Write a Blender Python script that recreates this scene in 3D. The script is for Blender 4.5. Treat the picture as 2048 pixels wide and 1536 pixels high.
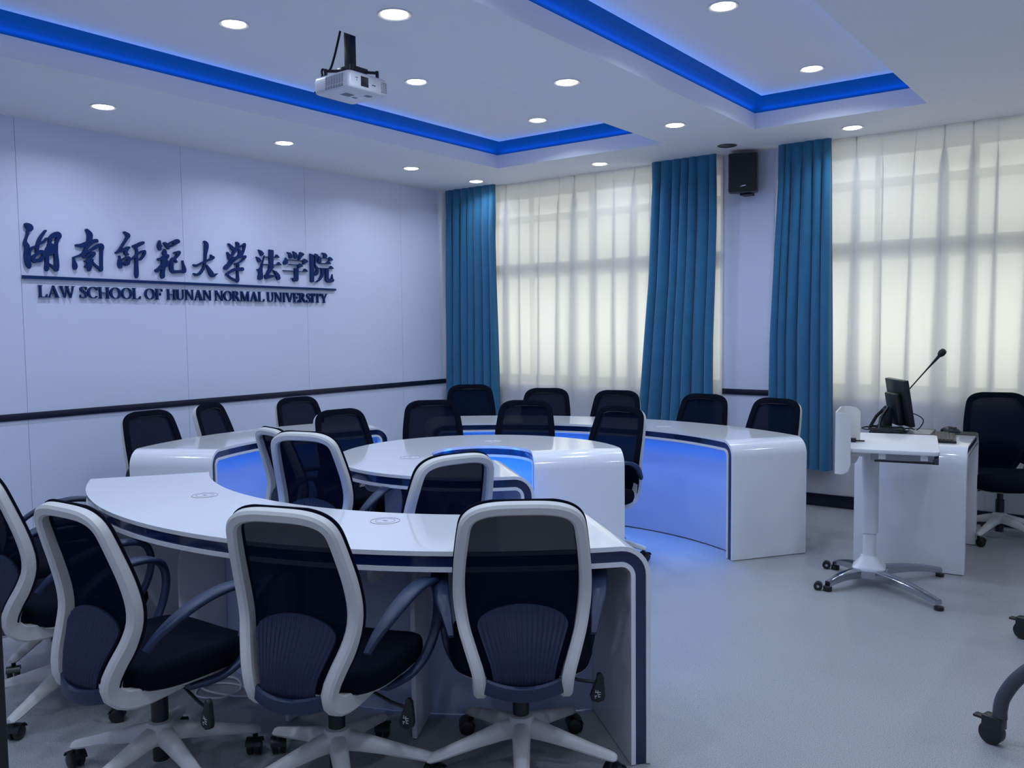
import bpy, bmesh, math, random
import numpy as np
from mathutils import Vector, Matrix

# ------------------------------------------------------------------ scene, camera, light
for o in list(bpy.data.objects):
    bpy.data.objects.remove(o, do_unlink=True)
SC = bpy.context.scene
COL = SC.collection
PI = math.pi
R = math.radians

EYE = 1.504                     # camera height
cam_data = bpy.data.cameras.new('camera')
cam_data.sensor_width = 36.0
cam_data.lens = 30.3593
cam_data.clip_start = 0.02
cam = bpy.data.objects.new('camera', cam_data)
COL.objects.link(cam)
cam.matrix_world = Matrix(((0.7972252, -0.0312215, 0.6028741, 0.0),
                           (0.6035828, 0.0593221, -0.7950903, 0.0),
                           (-0.0109399, 0.9977505, 0.0661379, EYE),
                           (0, 0, 0, 1)))
SC.camera = cam
SC.view_settings.view_transform = 'Standard'
SC.view_settings.look = 'None'
SC.view_settings.gamma = 1.0
SC.view_settings.use_curve_mapping = False
SC.view_settings.exposure = 0.0

SKY_STRENGTH = 1.85             # overcast daylight outside the windows
LAMP_WATTS = 6.0                # one recessed downlight
LAMP_COLOR = (0.63, 0.765, 1.0)
LED_BLUE = (0.0, 0.19, 1.0)
COVE_WATTS = 0.75               # blue strips lying on the ceiling lips, per metre
LED_WATTS = 3.0                 # lamps of the desk strips, per metre
DESK_LED = 18.0                 # blue strips under the inner desk lips
COVE_BAND = 0.21               # glow put into the blue moulding round the ceiling recesses

world = bpy.data.worlds.new('overcast_sky')
SC.world = world
world.use_nodes = True
bg = world.node_tree.nodes['Background']
bg.inputs['Color'].default_value = (1.0, 0.965, 0.85, 1)
bg.inputs['Strength'].default_value = SKY_STRENGTH

# room measures (metres); +Y runs to the window wall, -X to the sign wall
XL, XR, YB, YF = -6.24, 2.2, 7.16, -0.62
ZC, ZU, ZLIP = 2.953, 3.171, 3.071      # soffit, coffer ceiling, top of the coffer lip
COFFERS = [(-4.937, -3.262, 0.55, 6.33), (-2.50, -1.316, 0.55, 6.33)]

# ------------------------------------------------------------------ materials
def lin(c):
    return tuple((v / 12.92 if v <= 0.04045 else ((v + 0.055) / 1.055) ** 2.4) for v in c)
def hexc(h):
    return lin(tuple(int(h[i:i + 2], 16) / 255 for i in (0, 2, 4)))

def mat(name, color, rough=0.5, metal=0.0, spec=0.5, coat=0.0, noise=None, bump=None, emit=None, sheen=0.0):
    m = bpy.data.materials.new(name)
    m.use_nodes = True
    nt = m.node_tree
    b = nt.nodes['Principled BSDF']
    b.inputs['Base Color'].default_value = (*color, 1)
    b.inputs['Roughness'].default_value = rough
    b.inputs['Metallic'].default_value = metal
    b.inputs['Specular IOR Level'].default_value = spec
    b.inputs['Coat Weight'].default_value = coat
    b.inputs['Coat Roughness'].default_value = 0.04
    b.inputs['Sheen Weight'].default_value = sheen
    if noise or bump:
        tc = nt.nodes.new('ShaderNodeTexCoord')
    if noise:                                        # (scale, amount)
        n = nt.nodes.new('ShaderNodeTexNoise')
        n.inputs['Scale'].default_value = noise[0]
        n.inputs['Detail'].default_value = 4
        nt.links.new(tc.outputs['Object'], n.inputs['Vector'])
        r = nt.nodes.new('ShaderNodeValToRGB')
        a = noise[1]
        r.color_ramp.elements[0].position = 0.3
        r.color_ramp.elements[1].position = 0.7
        r.color_ramp.elements[0].color = (*[max(0, c * (1 - a)) for c in color], 1)
        r.color_ramp.elements[1].color = (*[min(1, c * (1 + a)) for c in color], 1)
        nt.links.new(n.outputs['Fac'], r.inputs['Fac'])
        nt.links.new(r.outputs['Color'], b.inputs['Base Color'])
    if bump:                                         # (scale, strength, distance)
        n2 = nt.nodes.new('ShaderNodeTexNoise')
        n2.inputs['Scale'].default_value = bump[0]
        n2.inputs['Detail'].default_value = 3
        nt.links.new(tc.outputs['Object'], n2.inputs['Vector'])
        bp = nt.nodes.new('ShaderNodeBump')
        bp.inputs['Strength'].default_value = bump[1]
        bp.inputs['Distance'].default_value = bump[2]
        nt.links.new(n2.outputs['Fac'], bp.inputs['Height'])
        nt.links.new(bp.outputs['Normal'], b.inputs['Normal'])
    if emit:
        b.inputs['Emission Color'].default_value = (*emit[0], 1)
        b.inputs['Emission Strength'].default_value = emit[1]
    return m

M = {}
M['wall'] = mat('wall_panel_pale_lavender', (0.70, 0.735, 0.90), 0.45, noise=(1.5, 0.015))
M['ceiling'] = mat('ceiling_white', (0.84, 0.85, 0.87), 0.9, noise=(2.0, 0.008))
M['blue_band'] = mat('blue_band_added_glow', (0.0, 0.016, 0.075), 0.6, spec=0.15, emit=((0.0, 0.16, 1.0), COVE_BAND))  # cove light put into the moulding as a glow of its own
M['navy'] = mat('navy_gloss', (0.004, 0.016, 0.075), 0.16, coat=0.6)
M['navy_trim'] = mat('navy_trim', (0.004, 0.009, 0.03), 0.4)
M['sign'] = mat('sign_navy', (0.002, 0.024, 0.12), 0.5, spec=0.25)
M['desk_white'] = mat('white_lacquer', (0.82, 0.82, 0.83), 0.12, coat=0.5, noise=(1.2, 0.01))
M['desk_inner'] = mat('white_laminate', (0.74, 0.74, 0.78), 0.3, noise=(1.2, 0.01))
M['desk_panel'] = mat('white_laminate_led_tint', (0.46, 0.54, 0.72), 0.3, noise=(1.2, 0.01))  # white panel with the blue LED light tinted into its base colour
M['ring_grey'] = mat('port_ring_grey', (0.22, 0.23, 0.27), 0.4)
M['port_white'] = mat('port_white', (0.70, 0.70, 0.72), 0.3)
M['chair_white'] = mat('chair_white_plastic', (0.60, 0.59, 0.555), 0.42, noise=(6, 0.03))
M['chair_navy'] = mat('chair_navy_plastic', (0.010, 0.024, 0.065), 0.45, bump=(900, 0.08, 0.0006))
M['lumbar_navy'] = mat('lumbar_navy_plastic', (0.006, 0.014, 0.042), 0.5)
M['chair_black'] = mat('chair_black_plastic', (0.006, 0.007, 0.010), 0.4)
M['chair_fabric'] = mat('chair_black_fabric', (0.005, 0.007, 0.014), 0.95, spec=0.05, bump=(700, 0.3, 0.001))
M['caster'] = mat('caster_black', (0.008, 0.008, 0.010), 0.35)
M['chrome'] = mat('polished_aluminium', (0.42, 0.44, 0.48), 0.16, metal=1.0)
M['steel'] = mat('rail_steel', (0.30, 0.31, 0.33), 0.35, metal=0.9)
M['table_white'] = mat('table_white_powder', (0.74, 0.74, 0.74), 0.3, noise=(2, 0.01))
M['screen_cream'] = mat('screen_white_panel', (0.74, 0.73, 0.68), 0.5)
M['grey_leg'] = mat('dark_grey_leg', (0.045, 0.052, 0.066), 0.38)
M['black'] = mat('black_plastic', (0.007, 0.008, 0.010), 0.35)
M['black_soft'] = mat('black_soft', (0.010, 0.011, 0.013), 0.7)
M['key'] = mat('keyboard_key', (0.030, 0.031, 0.034), 0.45)
M['proj_white'] = mat('projector_white', (0.72, 0.73, 0.76), 0.35)
M['proj_grey'] = mat('projector_mark_grey', (0.13, 0.14, 0.18), 0.5)
M['lens'] = mat('projector_lens_glass', (0.004, 0.005, 0.008), 0.06, coat=1.0)
M['silver'] = mat('silver_badge', (0.75, 0.76, 0.78), 0.25, metal=0.8)
M['cord_white'] = mat('cord_white', (0.62, 0.62, 0.64), 0.5)
M['curtain_blue'] = mat('blue_curtain_cloth', (0.028, 0.150, 0.285), 0.85, spec=0.25, sheen=0.25, noise=(9, 0.06), bump=(260, 0.12, 0.001))
M['window_frame'] = mat('window_frame_grey', (0.16, 0.165, 0.17), 0.5)
M['sill'] = mat('window_sill_white', (0.62, 0.63, 0.66), 0.4)
M['door'] = mat('door_dark', (0.004, 0.004, 0.005), 0.5)
M['tag_white'] = mat('tag_print_white', (0.6, 0.6, 0.6), 0.6)
M['lamp_trim'] = mat('downlight_trim', (0.72, 0.73, 0.76), 0.35)
M['lamp_glow'] = mat('downlight_diffuser', (0.9, 0.9, 0.85), 0.5, emit=((1.0, 0.96, 0.80), 14.0))
M['led'] = mat('led_strip_blue', (0.1, 0.2, 0.8), 0.5, emit=(LED_BLUE, DESK_LED))

def floor_mat():
    m = bpy.data.materials.new('grey_vinyl_floor')
    m.use_nodes = True
    nt = m.node_tree
    b = nt.nodes['Principled BSDF']
    tc = nt.nodes.new('ShaderNodeTexCoord')
    n1 = nt.nodes.new('ShaderNodeTexNoise'); n1.inputs['Scale'].default_value = 260; n1.inputs['Detail'].default_value = 2
    n2 = nt.nodes.new('ShaderNodeTexNoise'); n2.inputs['Scale'].default_value = 1.1; n2.inputs['Detail'].default_value = 5
    for n in (n1, n2): nt.links.new(tc.outputs['Object'], n.inputs['Vector'])
    r1 = nt.nodes.new('ShaderNodeValToRGB')
    r1.color_ramp.elements[0].position = 0.35; r1.color_ramp.elements[0].color = (0.23, 0.235, 0.24, 1)
    r1.color_ramp.elements[1].position = 0.65; r1.color_ramp.elements[1].color = (0.48, 0.485, 0.485, 1)
    nt.links.new(n1.outputs['Fac'], r1.inputs['Fac'])
    r2 = nt.nodes.new('ShaderNodeValToRGB')
    r2.color_ramp.elements[0].position = 0.3; r2.color_ramp.elements[0].color = (0.90, 0.90, 0.90, 1)
    r2.color_ramp.elements[1].position = 0.7; r2.color_ramp.elements[1].color = (1, 1, 1, 1)
    nt.links.new(n2.outputs['Fac'], r2.inputs['Fac'])
    mx = nt.nodes.new('ShaderNodeMix'); mx.data_type = 'RGBA'; mx.blend_type = 'MULTIPLY'
    mx.inputs[0].default_value = 1.0
    nt.links.new(r1.outputs['Color'], mx.inputs[6]); nt.links.new(r2.outputs['Color'], mx.inputs[7])
    nt.links.new(mx.outputs[2], b.inputs['Base Color'])
    mr = nt.nodes.new('ShaderNodeMapRange'); mr.inputs[3].default_value = 0.30; mr.inputs[4].default_value = 0.44
    nt.links.new(n2.outputs['Fac'], mr.inputs[0]); nt.links.new(mr.outputs[0], b.inputs['Roughness'])
    bp = nt.nodes.new('ShaderNodeBump'); bp.inputs['Strength'].default_value = 0.10; bp.inputs['Distance'].default_value = 0.001
    nt.links.new(n1.outputs['Fac'], bp.inputs['Height']); nt.links.new(bp.outputs['Normal'], b.inputs['Normal'])
    return m
M['floor'] = floor_mat()

def mix_mat(name, parts):
    """parts: list of (shader type, colour, weight) mixed by weight"""
    m = bpy.data.materials.new(name); m.use_nodes = True
    nt = m.node_tree; nt.nodes.clear()
    out = nt.nodes.new('ShaderNodeOutputMaterial')
    cur = None; tot = 0.0
    for typ, colr, w in parts:
        s = nt.nodes.new(typ); s.inputs['Color'].default_value = (*colr, 1)
        if 'Roughness' in s.inputs and typ == 'ShaderNodeBsdfGlossy': s.inputs['Roughness'].default_value = 0.02
        if cur is None: cur, tot = s, w; continue
        mx = nt.nodes.new('ShaderNodeMixShader'); tot += w
        mx.inputs[0].default_value = w / tot
        nt.links.new(cur.outputs[0], mx.inputs[1]); nt.links.new(s.outputs[0], mx.inputs[2]); cur = mx
    nt.links.new(cur.outputs[0], out.inputs['Surface'])
    return m
M['sheer'] = mix_mat('sheer_white_curtain', [('ShaderNodeBsdfTranslucent', (0.93, 0.93, 0.92), 0.60),
                                             ('ShaderNodeBsdfDiffuse', (0.80, 0.80, 0.80), 0.32),
                                             ('ShaderNodeBsdfTransparent', (1, 1, 1), 0.08)])
M['glass'] = mix_mat('window_glass', [('ShaderNodeBsdfTransparent', (0.95, 0.97, 0.97), 0.93),
                                      ('ShaderNodeBsdfGlossy', (1, 1, 1), 0.07)])
M['mesh'] = mix_mat('chair_black_mesh', [('ShaderNodeBsdfDiffuse', (0.005, 0.009, 0.022), 0.97),
                                         ('ShaderNodeBsdfTransparent', (1, 1, 1), 0.03)])

# ------------------------------------------------------------------ object helpers
def link(name, me, m, parent=None, loc=None):
    o = bpy.data.objects.new(name, me)
    if m is not None and not me.materials: me.materials.append(M[m] if isinstance(m, str) else m)
    COL.objects.link(o)
    if parent is not None: o.parent = parent
    if loc is not None: o.location = loc
    return o
def empty(name, loc=(0, 0, 0), rz=0.0):
    o = bpy.data.objects.new(name, None); COL.objects.link(o)
    o.empty_display_size = 0.1
    o.location = loc; o.rotation_euler = (0, 0, rz)
    return o
def tag(o, label, cat, group=None):
    o['label'] = label; o['category'] = cat
    if group: o['group'] = group
    return o
def structure(o):
    o['kind'] = 'structure'; return o

class MB:
    """collects geometry for one mesh"""
    def __init__(s): s.v = []; s.f = []
    def add(s, vs, fs):
        b = len(s.v); s.v += [tuple(p) for p in vs]; s.f += [[i + b for i in f] for f in fs]
    def box(s, x0, x1, y0, y1, z0, z1, mtx=None):
        vs = [Vector((x, y, z)) for z in (z0, z1) for y in (y0, y1) for x in (x0, x1)]
        if mtx is not None: vs = [mtx @ p for p in vs]
        s.add(vs, [(0, 2, 3, 1), (4, 5, 7, 6), (0, 1, 5, 4), (2, 6, 7, 3), (0, 4, 6, 2), (1, 3, 7, 5)])
    def quad(s, a, b, c, d): s.add([a, b, c, d], [(0, 1, 2, 3)])
    def rings(s, rings, closed_ring=True, cap=True, closed_path=False):
        n = len(rings[0]); vs = [p for r in rings for p in r]; fs = []
        m = len(rings)
        for i in range(m if closed_path else m - 1):
            j = (i + 1) % m
            for k in range(n if closed_ring else n - 1):
                l = (k + 1) % n
                fs.append((i * n + k, i * n + l, j * n + l, j * n + k))
        if cap and not closed_path:
            fs.append(tuple(reversed(range(n)))); fs.append(tuple((m - 1) * n + k for k in range(n)))
        s.add(vs, fs)
    def tube(s, pts, rad, n=10, closed=False):
        pts = [Vector(p) for p in pts]; m = len(pts); rings = []; prev = None
        for i, p in enumerate(pts):
            a = pts[(i - 1) % m] if (closed or i > 0) else p
            b = pts[(i + 1) % m] if (closed or i < m - 1) else p
            t = (b - a).normalized()
            u = Vector((0, 0, 1)) if prev is None else prev
            if abs(t.dot(u)) > 0.95 and prev is None: u = Vector((1, 0, 0))
            u = (u - t * u.dot(t)).normalized(); prev = u
            w = t.cross(u); r = rad[i] if isinstance(rad, (list, tuple)) else rad
            rings.append([p + (u * math.cos(2 * PI * k / n) + w * math.sin(2 * PI * k / n)) * r for k in range(n)])
        s.rings(rings, closed_path=closed)
    def cyl(s, x, y, z0, z1, r0, r1=None, n=24):
        r1 = r0 if r1 is None else r1
        s.rings([[Vector((x + r * math.cos(2 * PI * k / n), y + r * math.sin(2 * PI * k / n), z)) for k in range(n)] for z, r in ((z0, r0), (z1, r1))])
    def lathe(s, prof, n=24, cx=0, cy=0):
        s.rings([[Vector((cx + r * math.cos(2 * PI * k / n), cy + r * math.sin(2 * PI * k / n), z)) for k in range(n)] for r, z in prof])
    def prism(s, poly, fn, d0, d1):
        """2D polygon pushed from depth d0 to d1; fn(u, v, d) -> point"""
        n = len(poly)
        vs = [fn(u, v, d0) for u, v in poly] + [fn(u, v, d1) for u, v in poly]
        fs = [tuple(range(n)), tuple(reversed(range(n, 2 * n)))]
        fs += [(i, n + i, n + (i + 1) % n, (i + 1) % n) for i in range(n)]
        s.add(vs, fs)
    def mesh(s, name, smooth=35, bevel=0.0, seg=2):
        me = bpy.data.meshes.new(name)
        me.from_pydata([tuple(p) for p in s.v], [], s.f)
        bm = bmesh.new(); bm.from_mesh(me)
        bmesh.ops.recalc_face_normals(bm, faces=bm.faces)
        if bevel > 0:
            es = [e for e in bm.edges if len(e.link_faces) == 2 and e.calc_face_angle(0) > R(40)]
            bmesh.ops.bevel(bm, geom=es, offset=bevel, offset_type='OFFSET', segments=seg, profile=0.5, affect='EDGES', clamp_overlap=True)
        bm.to_mesh(me); bm.free()
        if smooth:
            me.polygons.foreach_set('use_smooth', [True] * len(me.polygons))
            me.set_sharp_from_angle(angle=R(smooth))
        return me
    def obj(s, name, m, parent=None, loc=None, **k):
        return link(name, s.mesh(name, **k), m, parent, loc)

def catmull(pts, sub=5, closed=False):
    out = []; n = len(pts)
    rng = n if closed else n - 1
    for i in range(rng):
        p0 = pts[(i - 1) % n] if (closed or i > 0) else pts[i]
        p1 = pts[i]; p2 = pts[(i + 1) % n]
        p3 = pts[(i + 2) % n] if (closed or i + 2 < n) else p2
        for k in range(sub):
            t = k / sub
            out.append(tuple(0.5 * (2 * b + (c - a) * t + (2 * a - 5 * b + 4 * c - d) * t * t + (3 * b - a - 3 * c + d) * t ** 3)
                             for a, b, c, d in zip(p0, p1, p2, p3)))
    if not closed: out.append(tuple(pts[-1]))
    return out
def lerp_tab(tab, x):
    if x <= tab[0][0]: return tab[0][1]
    for (a, fa), (b, fb) in zip(tab, tab[1:]):
        if x <= b: return fa + (fb - fa) * (x - a) / (b - a)
    return tab[-1][1]

# ------------------------------------------------------------------ the room
def build_room():
    b = MB(); b.box(XL - 0.2, XR + 0.2, YF - 0.2, YB + 0.6, -0.12, 0)
    structure(b.obj('floor', 'floor', smooth=0))
    # ceiling: soffit with two coffers
    b = MB()
    xs = sorted({XL, XR, *[c[0] for c in COFFERS], *[c[1] for c in COFFERS]})
    y0, y1 = COFFERS[0][2], COFFERS[0][3]
    b.box(XL, XR, YF, y0, ZC, ZLIP); b.box(XL, XR, y1, YB + 0.1, ZC, ZLIP)
    for a, c in zip(xs, xs[1:]):
        if not any(abs(a - q[0]) < 1e-6 for q in COFFERS): b.box(a, c, y0, y1, ZC, ZLIP)
    for (xa, xb, ya, yb) in COFFERS: b.box(xa - 0.3, xb + 0.3, ya - 0.3, yb + 0.3, ZU, ZU + 0.06)
    b.box(XL - 0.1, XR + 0.1, YF - 0.1, YB + 0.5, ZU + 0.06, ZU + 0.12)
    structure(b.obj('ceiling', 'ceiling', smooth=0))
    # blue crown bands with added glow inside the coffers, stepped, running inwards to the coffer ceiling
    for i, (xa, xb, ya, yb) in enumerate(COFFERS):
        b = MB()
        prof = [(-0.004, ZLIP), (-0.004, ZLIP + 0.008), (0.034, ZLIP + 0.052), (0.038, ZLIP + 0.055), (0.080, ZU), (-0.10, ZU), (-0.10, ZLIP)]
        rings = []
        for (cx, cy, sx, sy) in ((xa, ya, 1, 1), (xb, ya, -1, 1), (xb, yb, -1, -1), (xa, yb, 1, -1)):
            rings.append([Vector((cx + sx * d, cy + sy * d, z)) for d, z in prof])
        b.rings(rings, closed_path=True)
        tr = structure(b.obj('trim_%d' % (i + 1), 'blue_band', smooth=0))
        # blue strips on the lip, shining up at the coffer ceiling
        for (x, y, L, rz) in ((xa + 0.020, (ya + yb) / 2, yb - ya - 0.1, PI / 2), (xb - 0.020, (ya + yb) / 2, yb - ya - 0.1, -PI / 2),
                              ((xa + xb) / 2, yb - 0.020, xb - xa - 0.1, 0), ((xa + xb) / 2, ya + 0.020, xb - xa - 0.1, PI)):
            la = bpy.data.lights.new('cove_lamp', 'AREA'); la.shape = 'RECTANGLE'; la.size = L; la.size_y = 0.008
            la.color = LED_BLUE; la.energy = COVE_WATTS * L
            lo = bpy.data.objects.new('cove_lamp', la); COL.objects.link(lo); lo.parent = tr
            lo.location = (x, y, ZLIP + 0.004); lo.rotation_euler = (PI, 0, rz)
    # sign wall: panels with fine seams, upper and lower field
    seams = [-0.62, 0.24, 1.47, 2.705, 3.937, 5.163, 6.383, YB + 0.1]
    b = MB()
    b.box(XL - 0.12, XL - 0.006, YF - 0.1, YB + 0.1, 0, ZC + 0.05)
    for a, c in zip(seams, seams[1:]):
        b.box(XL - 0.006, XL, a + 0.0015, c - 0.0015, 0.0, ZC)
    structure(b.obj('wall_left', 'wall', smooth=0))
    b = MB()
    b.box(XL, XL + 0.012, YF, YB, 0.902, 0.950)
    structure(b.obj('trim_3', 'navy_trim', bevel=0.002))
    b = MB(); b.box(XL, XL + 0.012, YF, YB, 0.0, 0.10)
    structure(b.obj('baseboard_left', 'navy_trim', bevel=0.002))
    # window wall
    W = [(-6.05, -3.13), (-2.60, 0.95)]
    zs, zt = 0.94, 2.90
    b = MB()
    edges = [XL - 0.1, W[0][0], W[0][1], W[1][0], W[1][1], XR + 0.1]
    for k in (0, 2, 4): b.box(edges[k], edges[k + 1], YB, YB + 0.3, 0, ZC + 0.05)
    for a, c in W:
        b.box(a, c, YB, YB + 0.3, 0, zs); b.box(a, c, YB, YB + 0.3, zt, ZC + 0.05)
    # pilaster facing with narrow side seams
    for x in (-3.115, -2.665): b.box(x - 0.0, x + 0.012, YB - 0.006, YB, 0.955, ZC)
    structure(b.obj('wall_back', 'wall', smooth=0))
    b = MB(); b.box(-3.13, -2.60, YB - 0.014, YB, 0.895, 0.943)
    structure(b.obj('trim_4', 'navy_trim', bevel=0.002))
    b = MB(); b.box(XL, XR, YB - 0.014, YB, 0.0, 0.10)
    structure(b.obj('baseboard_back', 'navy_trim', bevel=0.002))
    for i, (a, c) in enumerate(W):
        f = MB(); y0, y1 = YB + 0.20, YB + 0.25
        f.box(a, a + 0.06, y0, y1, zs, zt); f.box(c - 0.06, c, y0, y1, zs, zt)
        f.box(a, c, y0, y1, zs, zs + 0.06); f.box(a, c, y0, y1, zt - 0.06, zt)
        f.box(a, c, YB + 0.01, y1, 2.01, 2.145)                 # transom
        f.box(a, c, YB + 0.03, y1, 2.585, 2.625)               # bar of the top lights
        n = round((c - a) / 0.75)
        for k in range(1, n):
            x = a + (c - a) * k / n
            f.box(x - 0.018, x + 0.018, y0, y1, zs, 2.14); f.box(x - 0.014, x + 0.014, y0, y1, 2.14, zt)
        w = structure(f.obj('window_%d' % (i + 1), 'window_frame', smooth=0))
        g = MB(); g.box(a + 0.02, c - 0.02, YB + 0.223, YB + 0.228, zs + 0.02, zt - 0.02)
        g.obj('window_glass', 'glass', w, smooth=0)
        s = MB(); s.box(a, c, YB - 0.02, YB + 0.20, zs - 0.025, zs)
        s.obj('window_sill', 'sill', w, bevel=0.004)
    b = MB(); b.box(XR, XR + 0.12, YF - 0.1, YB + 0.1, 0, ZC + 0.05); structure(b.obj('wall_right', 'wall', smooth=0))
    b = MB(); b.box(XL - 0.1, XR + 0.1, YF - 0.12, YF, 0, ZC + 0.05); structure(b.obj('wall_front', 'wall', smooth=0))
    # open dark door leaf beside the camera, seen edge-on
    b = MB(); b.box(-0.965, -0.915, YF + 0.01, 0.3635, 0.006, 2.12)
    structure(b.obj('door_1', 'door', bevel=0.003))

def downlights():
    g = 'round recessed downlights in the ceiling'
    prof_trim = [(0.060, 0.0), (0.066, -0.004), (0.079, -0.006), (0.082, 0.0)]
    bt = MB(); bt.lathe(prof_trim + [(0.082, 0.001), (0.060, 0.001)], 32)
    me_t = bt.mesh('trim_ring'); me_t.materials.append(M['lamp_trim'])
    bd = MB(); bd.lathe([(0.0005, -0.0095), (0.03, -0.009), (0.052, -0.007), (0.062, -0.003), (0.062, 0.0), (0.0005, 0.0)], 32)
    me_d = bd.mesh('diffuser'); me_d.materials.append(M['lamp_glow'])
    la = bpy.data.lights.new('downlight_lamp', 'AREA')
    la.shape = 'DISK'; la.size = 0.12; la.energy = LAMP_WATTS; la.color = LAMP_COLOR; la.spread = R(150)
    lb_ = la.copy(); lb_.energy = LAMP_WATTS * 0.5        # the row next to the curtains is dimmed
    rows = (5.81, 4.39, 2.95)
    wall = ['second', 'third', 'fourth']
    spots = []
    spots.append((-5.53, 6.74, ZC, 'round ceiling downlight in the corner above the blue curtain by the sign wall'))
    for k, y in enumerate(rows): spots.append((-5.53, y, ZC, 'round downlight in the strip beside the sign wall, %s from the window curtains' % wall[k]))
    spots.append((-4.10, 6.745, ZC, 'round downlight above the middle of the sheer curtain left of the speaker'))
    nm = ['nearest the curtains', 'just behind the projector', 'on the sign side of the projector']
    for k, y in enumerate(rows): spots.append((-4.115, y, ZU, 'round downlight inside the recess over the desks, %s' % nm[k]))
    nm = ['nearest the black speaker', 'second from the speaker', 'right of the projector']
    for k, y in enumerate(rows): spots.append((-2.895, y, ZC, 'round downlight on the ceiling beam, %s' % nm[k]))
    spots.append((-1.91, 6.74, ZC, 'round downlight above the top right corner of the blue curtain beside the speaker'))
    nm = ['nearest the curtains', 'cut by the top edge of the picture', 'out of the picture']
    for k, y in enumerate(rows): spots.append((-1.91, y, ZU, 'round downlight inside the second ceiling recess, %s' % nm[k]))
    other = 'round ceiling downlight of the room, outside the picture'
    for x, z in ((-5.53, ZC), (-4.115, ZU), (-2.895, ZC), (-1.91, ZU)): spots.append((x, 1.5, z, other))
    for x in (-2.895, -1.91, -0.45): spots.append((x, 0.1, ZC, other))
    for y in (1.5, 2.95, 4.39): spots.append((-0.45, y, ZC, other))
    for y in (0.1, 2.95, 5.81): spots.append((1.1, y, ZC, other))
    for x, y, z, lb in spots:
        t = tag(empty('ceiling_downlight', (x, y, z)), lb, 'ceiling light', g)
        link('trim_ring', me_t, None, t); link('diffuser', me_d, None, t)
        lo = bpy.data.objects.new('lamp', lb_ if y > 6.5 else la); COL.objects.link(lo); lo.parent = t; lo.location = (0, 0, -0.014)

# ------------------------------------------------------------------ curtains
def curtain(name, m, xl, xr, z0, z1, y, folds, amp, overlap, seed, label, cat, flare=1.0, nv=26):
    """xl, xr: tables of (height fraction, x) for the two side edges; folds: number of pleats"""
    rnd = random.Random(seed)
    ph = [rnd.uniform(-0.35, 0.35) for _ in range(folds + 2)]
    am = [rnd.uniform(0.55, 1.25) for _ in range(folds + 2)]
    wid = [rnd.uniform(0.75, 1.3) for _ in range(folds)]
    tot = sum(wid); per = 14
    b = MB(); nu = folds * per
    drift = [rnd.uniform(-1, 1) for _ in range(folds + 2)]
    for j in range(nv + 1):
        v = j / nv; z = z0 + (z1 - z0) * v
        L = lerp_tab(xl, v); Rr = lerp_tab(xr, v)
        for i in range(nu + 1):
            q = min(i / per, folds - 1e-6); k = int(q); t = q - k
            base = (sum(wid[:k]) + wid[k] * t) / tot
            a = am[k] * (1 - t) + am[k + 1] * t
            phi = 2 * PI * t + ph[k] * math.sin(PI * t)
            vs = (0.62 + 0.38 * (1 - v) * flare) * min(1.0, 0.35 + (1 - v) * 6)
            d = drift[k] * (1 - t) + drift[k + 1] * t
            edge = min(1.0, min(i, nu - i) / 5)
            x = L + (Rr - L) * base + edge * (-overlap * a * math.sin(phi) * vs + 0.018 * d * math.sin(2.2 * (1 - v) + d))
            yy = y + amp * a * math.cos(phi) * vs + 0.004 * math.sin(9 * v + 3 * d)
            b.v.append((x, yy, z))
    n = nu + 1
    for j in range(nv):
        for i in range(nu): b.f.append([j * n + i, j * n + i + 1, (j + 1) * n + i + 1, (j + 1) * n + i])
    me = bpy.data.meshes.new(name); me.from_pydata(b.v, [], b.f)
    me.polygons.foreach_set('use_smooth', [True] * len(me.polygons))
    o = link(name, me, m)
    return tag(o, label, cat)

def curtains():
    yc, ys = YB - 0.165, YB - 0.065
    curtain('blue_curtain', 'curtain_blue', [(0, -6.20), (1, -6.17)], [(0, -5.49), (0.45, -5.50), (0.8, -5.52), (1, -5.50)], 0.30, ZC, yc, 7, 0.046, 0.026, 3,
            'dark blue pleated curtain hanging in the corner next to the sign wall', 'curtain')
    curtain('blue_curtain', 'curtain_blue', [(0, -3.90), (0.25, -3.83), (0.6, -3.75), (1, -3.715)], [(0, -3.13), (0.4, -3.13), (0.8, -3.10), (1, -3.10)], 0.32, ZC, yc, 7, 0.050, 0.032, 8,
            'dark blue pleated curtain hanging just left of the wall speaker', 'curtain')
    curtain('blue_curtain', 'curtain_blue', [(0, -2.615), (0.4, -2.62), (0.8, -2.58), (1, -2.565)], [(0, -2.11), (1, -2.145)], 0.325, ZC, yc, 6, 0.048, 0.026, 21,
            'dark blue pleated curtain hanging just right of the wall speaker', 'curtain')
    curtain('sheer_curtain', 'sheer', [(0, -5.62), (1, -5.60)], [(0, -3.085), (1, -3.085)], 0.12, ZC, ys, 12, 0.030, 0.11, 5,
            'sheer white curtain over the window between the two blue curtains', 'curtain', nv=20)
    curtain('sheer_curtain', 'sheer', [(0, -2.63), (1, -2.60)], [(0, 1.0), (1, 1.0)], 0.12, ZC, ys, 17, 0.030, 0.11, 12,
            'wide sheer white curtain over the window behind the computer desk', 'curtain', nv=20)

# ------------------------------------------------------------------ ring of curved desks
CX, CY, TOP = -3.18, 3.89, 0.765
RC, TH = 0.105, 0.070           # radius of the rounded shoulder, thickness of the slab

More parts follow.
